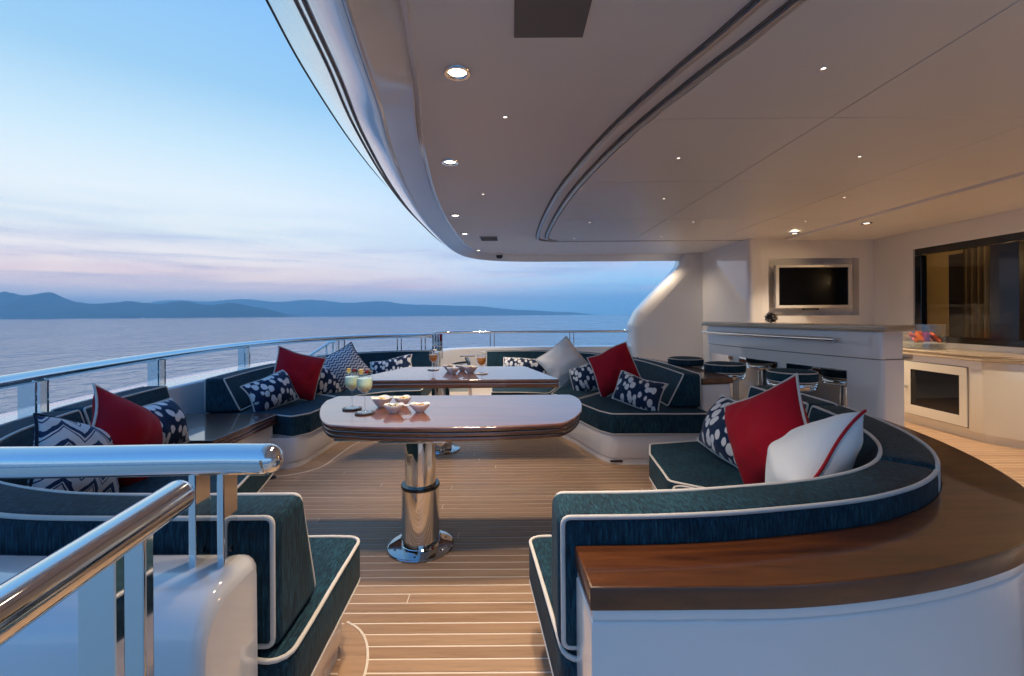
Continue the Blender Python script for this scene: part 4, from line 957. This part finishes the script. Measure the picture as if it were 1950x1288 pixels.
def heap(parent, name, mat, w, z, cnt, size, seed, flat=.5):
    rnd = random.Random(seed)
    for k in range(cnt):
        a = rnd.uniform(0, 2 * PI); r_ = w * math.sqrt(rnd.random()); s = size * rnd.uniform(.75, 1.2)
        zz = z + (1 - (r_ / w) ** 2) * size * 1.1 + rnd.uniform(-.2, .3) * size
        mb = MB().lathe([(0, -s * flat), (s * .7, -s * flat * .7), (s, 0), (s * .7, s * flat * .7), (0, s * flat)], (0, 0, 0), 7)
        R_ = Matrix.Rotation(rnd.uniform(-.7, .7), 3, 'X') @ Matrix.Rotation(rnd.uniform(-.7, .7), 3, 'Y')
        mb.v = [tuple(R_ @ Vector(v) + Vector((r_ * math.cos(a), r_ * math.sin(a), zz))) for v in mb.v]
        mb.obj(name, mat, parent)
def snack_bowl(loc, w, h, food, label, rz=.6, seed=1, n=14):
    b = thing('snack_bowl', label, 'bowl', (0, 0, 0), 'snack bowls')
    MB().rings(bowl_rings(w, h, .42)).obj('bowl', 'porcelain', b, 50)
    nm = {'crisps': 'crisp', 'nuts': 'nut', 'olives': 'olive'}[food]
    heap(b, nm, food, w * .60, h * .66, n, w * (.26 if food == 'crisps' else .17), seed, .2 if food == 'crisps' else .6)
    b.location = loc; b.rotation_euler = (0, 0, rz); return b
snack_bowl((-.695, 2.40, NT + .001), .052, .046, 'crisps', 'square white snack bowl of crisps next to the lime drinks', .75, 3)
snack_bowl((-.595, 2.44, NT + .001), .046, .040, 'crisps', 'square white snack bowl of crisps behind the twin dish', .5, 5)
td = thing('twin_dish', 'white twin dish of olives and nuts joined by a bridge', 'bowl', (0, 0, 0), 'snack bowls')
for sx_, fd, sd in ((-.064, 'olives', 8), (.064, 'nuts', 9)):
    R_ = bowl_rings(.046, .036, .45, .006, sq=2.2)
    dish = MB().rings([[(x * 1.12 + sx_, y_ * .85, z) for x, y_, z in r_] for r_ in R_]).obj('dish', 'porcelain', td, 50)
    rnd = random.Random(sd)
    for k in range(12):
        a = rnd.uniform(0, 6.28); q = .028 * math.sqrt(rnd.random()); s_ = .0085
        MB().lathe([(0, -s_ * .7), (s_ * .7, -s_ * .5), (s_, 0), (s_ * .7, s_ * .5), (0, s_ * .7)], (sx_ + q * math.cos(a), q * math.sin(a) * .8, .031 + rnd.uniform(0, .007)), 7).obj('olive' if fd == 'olives' else 'nut', fd, dish)
MB().box((0, 0, .034), (.05, .014, .006), bev=.002).obj('bridge', 'porcelain', td, 40)
td.location = (-.53, 2.265, NT + .001); td.rotation_euler = (0, 0, .12)
snack_bowl((-.555, 4.03, FT + .001), .062, .05, 'crisps', 'white snack bowl heaped with crisps beside the rear orange drink', .7, 11)
snack_bowl((-.505, 3.86, FT + .001), .05, .048, 'olives', 'white snack bowl of dark snacks in front of the crisps', .7, 12)
snack_bowl((-.45, 4.05, FT + .001), .055, .046, 'nuts', 'white snack bowl of nuts behind the dark snacks', .3, 13)
snack_bowl((-.365, 3.93, FT + .001), .062, .05, 'crisps', 'white snack bowl of pale crisps closest to the lone orange drink', .8, 14)

# ================================================================== BAR
bar = thing('bar', 'white curved bar with stone top, steel foot bar rail and mirrored front', 'bar', (2.7, 4.3, 0))
P0, P1 = Vector((2.72, 3.33)), Vector((2.29, 5.32)); D = (P1 - P0).normalized(); Nn = Vector((-D.y, D.x)) * -1     # towards the back of the bar
if Nn.x < 0: Nn = -Nn
def bp(t, d=0):   # point on the bowed front; t in 0..1, d behind the front
    q = P0 + (P1 - P0) * t - Nn * (.07 * 4 * t * (1 - t)) + Nn * d; return (q.x, q.y)
front = [bp(t / 24) for t in range(25)]
def barpoly(d, e0=0, e1=0, depth=.20):
    f_ = [bp(t / 24, d) for t in range(25)]
    a = Vector(bp(0, d)) - D * e0; z = Vector(bp(1, d)) + D * e1
    pl = [tuple(a)] + f_[1:-1] + [tuple(z)] + [tuple(z + Nn * depth), tuple(a + Nn * depth)]
    r = [0] * len(pl); r[0] = .06; r[25 - 1] = .04
    return fillet(pl, r, 6)
MB().prism(barpoly(.012), 0, .845, .0).obj('lower_front', 'gloss_white', bar, 30)
MB().prism(barpoly(.0), .852, 1.058, .003, .003, 1).obj('upper_front', 'gloss_white', bar, 30)
MB().prism(barpoly(.02), .844, .853).obj('shadow_gap', 'grey', bar, 30)
MB().prism(barpoly(-.05, .05, .05, .30), 1.06, 1.105, .006, .006, 2).obj('bar_top', 'stone', bar, 40)
MB().prism(barpoly(.205, .03, 0, .05), .845, .885, .005, .005, 2).obj('work_top', 'stone', bar, 40)
rp = [(*bp(t / 20, -.045), .985) for t in range(3, 21)]
MB().tube(rp, .017, n=14).obj('hand_rail', 'steel', bar, 60)
for t in (.2, .5, .8): MB().tube([(*bp(t, -.045), .985), (*bp(t, .01), .985)], .009, n=10).obj('rail_bracket', 'steel', bar, 60)
tY = lambda Y_: (Y_ - 3.30) / 2.02
for ya, yb in ((3.55, 4.10), (4.20, 4.72), (4.82, 5.24)):
    ta, tb_ = tY(ya), tY(yb); k = 8
    fr_ = [bp(ta + (tb_ - ta) * i / k, .007) for i in range(k + 1)]; bk = [bp(ta + (tb_ - ta) * i / k, .0115) for i in range(k + 1)]
    MB().rings([[(x, y_, z) for x, y_ in ccw(fr_ + bk[::-1])] for z in (.30, .745)]).obj('mirror_panel', 'mirror', bar, 20)
# bar stools
def stool():
    s = thing('bar_stool', 'x', 'stool', (0, 0, 0), 'navy topped bar stools')
    SZ = .73
    c = MB().lathe([(.0, SZ - .085), (.165, SZ - .085), (.178, SZ - .078), (.182, SZ - .06), (.182, SZ - .025), (.175, SZ - .006), (.15, SZ + .001), (.08, SZ + .006), (0, SZ + .008)], n=48).obj('seat_pad', 'velvet', s, 60)
    for z, r_ in ((SZ - .008, .178), (SZ - .080, .178)): MB().tube([(r_ * math.cos(2 * PI * k / 48), r_ * math.sin(2 * PI * k / 48), z) for k in range(48)], .005, True).obj('piping', 'piping', c, 80)
    MB().lathe([(.0, SZ - .155), (.10, SZ - .155), (.168, SZ - .145), (.176, SZ - .135), (.170, SZ - .125), (.180, SZ - .115), (.172, SZ - .106), (.182, SZ - .096), (.174, SZ - .087), (.0, SZ - .086)], n=48).obj('seat_ring', 'steel', s, 25)
    MB().lathe([(.042, .02), (.042, SZ - .155)], n=28).obj('column', 'steel', s, 40)
    MB().lathe([(.0425, .30), (.052, .30), (.052, .36), (.0425, .36)], n=28, cap=False).obj('collar', 'brushed', s, 40)
    MB().tube([(.17 * math.cos(2 * PI * k / 40), .17 * math.sin(2 * PI * k / 40), .25) for k in range(40)], .010, True).obj('foot_ring', 'steel', s, 80)
    fs = MB()
    for k in range(3): a = 2 * PI * k / 3; fs.tube([(.04 * math.cos(a), .04 * math.sin(a), .33), (.17 * math.cos(a), .17 * math.sin(a), .25)], .008)
    fs.obj('foot_brace', 'steel', s, 80)
    MB().lathe([(.21, .004), (.21, .014), (.19, .022), (.06, .030), (.043, .05)], n=48).obj('base', 'steel', s, 40)
    return s
s0 = stool(); s0.location = (2.29, 3.70, 0); s0['label'] = 'navy topped chrome bar stool behind the big red cushion'
s1 = dup(s0, (2.02, 4.30, 0), .7); s1['label'] = 'navy topped chrome bar stool between the other two stools'
s2 = dup(s0, (1.86, 4.85, 0), 1.3); s2['label'] = 'navy topped chrome bar stool behind the end of the navy corner sofa'
# ornament on the bar
orn = thing('shell_ornament', 'spiky round shell ornament standing on the stone bar top', 'ornament', (2.6, 4.5, 1.105))
MB().lathe([(0, -.05), (.03, -.04), (.048, -.012), (.05, .005), (.04, .03), (.02, .046), (0, .05)], (2.58, 4.50, 1.155), 18).obj('body', 'shell_dark', orn)
rnd = random.Random(4)
for k in range(46):
    z = rnd.uniform(-.8, 1); a = rnd.uniform(0, 6.28); r_ = math.sqrt(max(0, 1 - z * z)); d = Vector((r_ * math.cos(a), r_ * math.sin(a), z))
    c = Vector((2.58, 4.50, 1.155)); MB().tube([c + d * .044, c + d * rnd.uniform(.058, .068)], lambda t: .009 * (1 - t) + .003, n=6).obj('shell', 'shell', orn)

# ================================================================== TELEVISION, CABINET
tv = thing('television', 'silver framed flat television mounted in the wall niche, screen dark', 'television', (3.98, 6.0, 1.3))
TX0, TX1, TZ0, TZ1 = 3.465, 4.465, 1.262, 1.832; TYf = TY - .03
cxx, czz = (TX0 + TX1) / 2, (TZ0 + TZ1) / 2
fm = MB()
for c, s in (((cxx, TYf, TZ1 - .017), (TX1 - TX0, .05, .034)), ((cxx, TYf, TZ0 + .02), (TX1 - TX0, .05, .04)), ((TX0 + .022, TYf, czz + .0035), (.044, .05, TZ1 - TZ0 - .0745)), ((TX1 - .022, TYf, czz + .0035), (.044, .05, TZ1 - TZ0 - .0745))): fm.box(c, s, bev=.004)
fm.obj('bezel', 'silver', tv, 30)
MB().box((cxx, TYf + .003, czz), (TX1 - TX0 - .08, .03, TZ1 - TZ0 - .07)).obj('screen', 'screen', tv, 30)
MB().box((cxx, TY + .055, czz), (.5, .11, .3)).obj('wall_mount', 'black', tv, 30)
mb = MB().lathe([(0, -.012), (.09, -.012), (.10, 0), (.09, .012), (0, .012)], (cxx - .03, TYf, TZ0 - .012), 24).obj('speaker', 'black', tv)
cab = thing('drinks_cabinet', 'cream cabinet with smoked glass fridge door under the saloon window', 'cabinet', (4.5, 4.8, 0))
cpoly = fillet([(4.27, 5.95), (4.27, 4.10), (4.42, 3.86), (4.79, 3.86), (4.79, 5.95)], [0, .05, .05, 0, 0], 5)
MB().prism(cpoly, .085, .745, .003).obj('body', 'cabinet', cab, 40)
MB().prism(inset(ccw(cpoly), .03), 0, .086).obj('kick_board', 'cabinet', cab, 40)
cap_ = fillet([(4.235, 5.95), (4.235, 4.08), (4.395, 3.82), (4.79, 3.82), (4.79, 5.95)], [0, .04, .04, 0, 0], 4)
for k in range(3): MB().prism(inset(ccw(cap_), .005 if k == 1 else .0), .748 + .0195 * k, .7665 + .0195 * k, .003, .003, 1).obj('top_layer', 'stone', cab, 40)
DX = 4.27; d0, d1, dz0, dz1 = 4.235, 4.90, .115, .675
dr = MB()
for c, s in (((DX - .006, (d0 + d1) / 2, dz1 - .04), (.016, d1 - d0, .08)), ((DX - .006, (d0 + d1) / 2, dz0 + .05), (.016, d1 - d0, .10)), ((DX - .006, d0 + .035, (dz0 + dz1) / 2 + .01), (.016, .07, dz1 - dz0 - .18)), ((DX - .006, d1 - .035, (dz0 + dz1) / 2 + .01), (.016, .07, dz1 - dz0 - .18))): dr.box(c, s, bev=.002)
door = dr.obj('door', 'cabinet', cab, 30)
dyc = (d0 + d1) / 2; pz = (dz0 + dz1) / 2 + .01; pw, ph = d1 - d0 - .138, dz1 - dz0 - .178
MB().box((DX - .0015, dyc, pz), (.003, pw, ph)).obj('back_panel', 'screen', door)
for k in range(4): MB().box((DX - .006, dyc, pz - ph * .36 + k * ph * .235), (.004, pw * .96, .007)).obj('rack_rail', 'brushed', door)
for k in range(3): MB().box((DX - .0055, dyc - pw * .28 + k * pw * .25, pz - .01), (.003, .010, ph * .9)).obj('rack_post', 'brushed', door)
MB().box((DX - .0115, dyc, pz), (.002, pw, ph)).obj('pane', 'smoked', door)
MB().tube([(DX - .012, d1 - .028, .40), (DX - .035, d1 - .028, .40)], .013, n=14).obj('knob', 'brushed', door)
MB().box((DX - .0005, dyc, (dz0 + dz1) / 2), (.004, d1 - d0 + .014, dz1 - dz0 + .014)).obj('door_gap', 'groove', cab)
# glass vase
vs = thing('glass_box_vase', 'clear glass vase with sand, orange starfish and a magenta candle on cabinet', 'vase', (4.48, 4.93, .81))
vx, vy, vz = 4.49, 4.93, .8075
MB().prism(fillet([(vx - .17, vy - .17), (vx + .17, vy - .17), (vx + .17, vy + .17), (vx - .17, vy + .17)], .16, 8), vz, vz + .006).obj('base', 'glass', vs)
ol = fillet([(vx - .17, vy - .17), (vx + .17, vy - .17), (vx + .17, vy + .17), (vx - .17, vy + .17)], .16, 8)
il = inset(ccw(ol), .005)
MB().rings([[(x, y_, z) for x, y_ in ccw(ol)] for z in (vz + .004, vz + .26)] + [[(x, y_, z) for x, y_ in il] for z in (vz + .26, vz + .006)], cap=False).obj('wall', 'glass', vs, 40)
MB().prism(inset(ccw(ol), .008), vz + .007, vz + .062, .012, 0, 3, crown=.01).obj('sand', 'sand', vs)
for k, (ox, oy, s, az_) in enumerate(((-.08, -.03, .10, .2), (.05, -.09, .09, 1.0), (.06, .06, .10, 2.0), (-.04, .08, .08, .6))):
    pts = []
    for i in range(10): r_ = s if i % 2 == 0 else s * .42; pts.append((r_ * math.cos(2 * PI * i / 10), r_ * math.sin(2 * PI * i / 10)))
    sm = MB().prism(fillet(pts, .012, 3), -.012, .014, .009, .006, 2)
    Rm = Matrix.Rotation(az_, 3, 'Z') @ Matrix.Rotation(1.0, 3, 'X'); sm.v = [tuple(Rm @ Vector(v) + Vector((vx + ox, vy + oy, vz + .115))) for v in sm.v]
    sm.obj('starfish', 'orange', vs, 50)
MB().lathe([(.035, .065), (.037, .07), (.037, .165), (.03, .17), (0, .165)], (vx + .0, vy - .02, vz), 20).obj('candle', 'magenta', vs)

# ================================================================== SEA, HILLS, BOATS, HAZE
SEA = -4.2
sea = MB().add([(-11000, -11000, SEA), (11000, -11000, SEA), (11000, 11000, SEA), (-11000, 11000, SEA)], [(0, 1, 2, 3)]).obj('sea', 'sea', smooth=False); tag(sea, kind='structure')
def hills(name, prof, dist, depth, seed, rough):
    n = 320; m = 12; v = []; f = []
    xs_ = [prof[0][0] + (prof[-1][0] - prof[0][0]) * i / n for i in range(n + 1)]
    def hgt(px):
        for (a, ha), (b_, hb) in zip(prof, prof[1:]):
            if a <= px <= b_:
                t = (px - a) / (b_ - a); t = t * t * (3 - 2 * t); return ha + (hb - ha) * t
        return 0
    for i, px in enumerate(xs_):
        for j in range(m + 1):
            q = j / m; dd_ = dist + depth * (q - .5); s_ = max(0, 1 - abs(2 * q - 1.0)) ** .8
            X_ = (px - 975) / 860 * dist; H_ = hgt(px) / 860 * dist
            nz_ = mnoise.noise(Vector((X_ * .0012, dd_ * .002, seed))) * rough + mnoise.noise(Vector((X_ * .005, dd_ * .006, seed))) * rough * .4 + mnoise.noise(Vector((X_ * .016, dd_ * .012, seed))) * .10
            z = H_ * s_ * (1 + nz_ * (1 - s_ * .6)) if H_ > 0 else 0
            v.append((X_, dd_, SEA - 3 + max(0, z)))
    for i in range(n):
        for j in range(m): a = i * (m + 1) + j; f.append((a, a + 1, a + m + 2, a + m + 1))
    return tag(MB().add(v, f).obj(name, 'hill', ang=180), kind='structure')
hills('near_hills', [(-420, 30), (-250, 44), (-120, 34), (-40, 40), (15, 52), (50, 45), (92, 52), (135, 34), (185, 28), (250, 31), (300, 25), (345, 30), (395, 24), (440, 28), (490, 20), (535, 2), (560, 0)], 5200, 1500, 3, .35)
hills('far_hills', [(-200, 30), (60, 27), (150, 28), (250, 26), (345, 34), (400, 30), (455, 35), (530, 29), (600, 32), (660, 26), (720, 28), (800, 21), (900, 18), (1000, 10), (1080, 5), (1150, 0), (1230, 0)], 10100, 1400, 8, .14)
def far_boat(x, yy, L, label):
    b_ = thing('motor_boat', label, 'boat', (x, yy, SEA))
    MB().prism(fillet([(x - L / 2, yy - L * .12), (x + L * .3, yy - L * .12), (x + L / 2, yy), (x + L * .3, yy + L * .12), (x - L / 2, yy + L * .12)], L * .05), SEA - .5, SEA + L * .11, L * .01).obj('hull', 'boat_white', b_)
    MB().box((x - L * .08, yy, SEA + L * .16), (L * .5, L * .16, L * .1), bev=L * .01).obj('cabin', 'boat_white', b_)
    MB().box((x - L * .08, yy, SEA + L * .16), (L * .505, L * .165, L * .03)).obj('window_band', 'boat_glass', b_)
far_boat(-2450, 3000, 26, 'tiny white motor boat on the sea below the dark hills')
far_boat(-165, 2600, 20, 'tiny white motor boat on the horizon above the boarding gate')
hz = bpy.data.materials.new('haze_air'); hz.use_nodes = True; t = hz.node_tree; t.nodes.clear()
pv = t.nodes.new('ShaderNodeVolumePrincipled'); pv.inputs['Color'].default_value = (.82, .97, 1.0, 1); pv.inputs['Density'].default_value = 1.5e-4; pv.inputs['Anisotropy'].default_value = 0
oo = t.nodes.new('ShaderNodeOutputMaterial'); t.links.new(pv.outputs[0], oo.inputs['Volume'])
MAT['haze'] = hz
hb = MB().box((0, 0, (SEA - 4.5 + 420) / 2), (22600, 22600, 420 - (SEA - 4.5))).obj('haze', 'haze', smooth=False); tag(hb, kind='stuff')
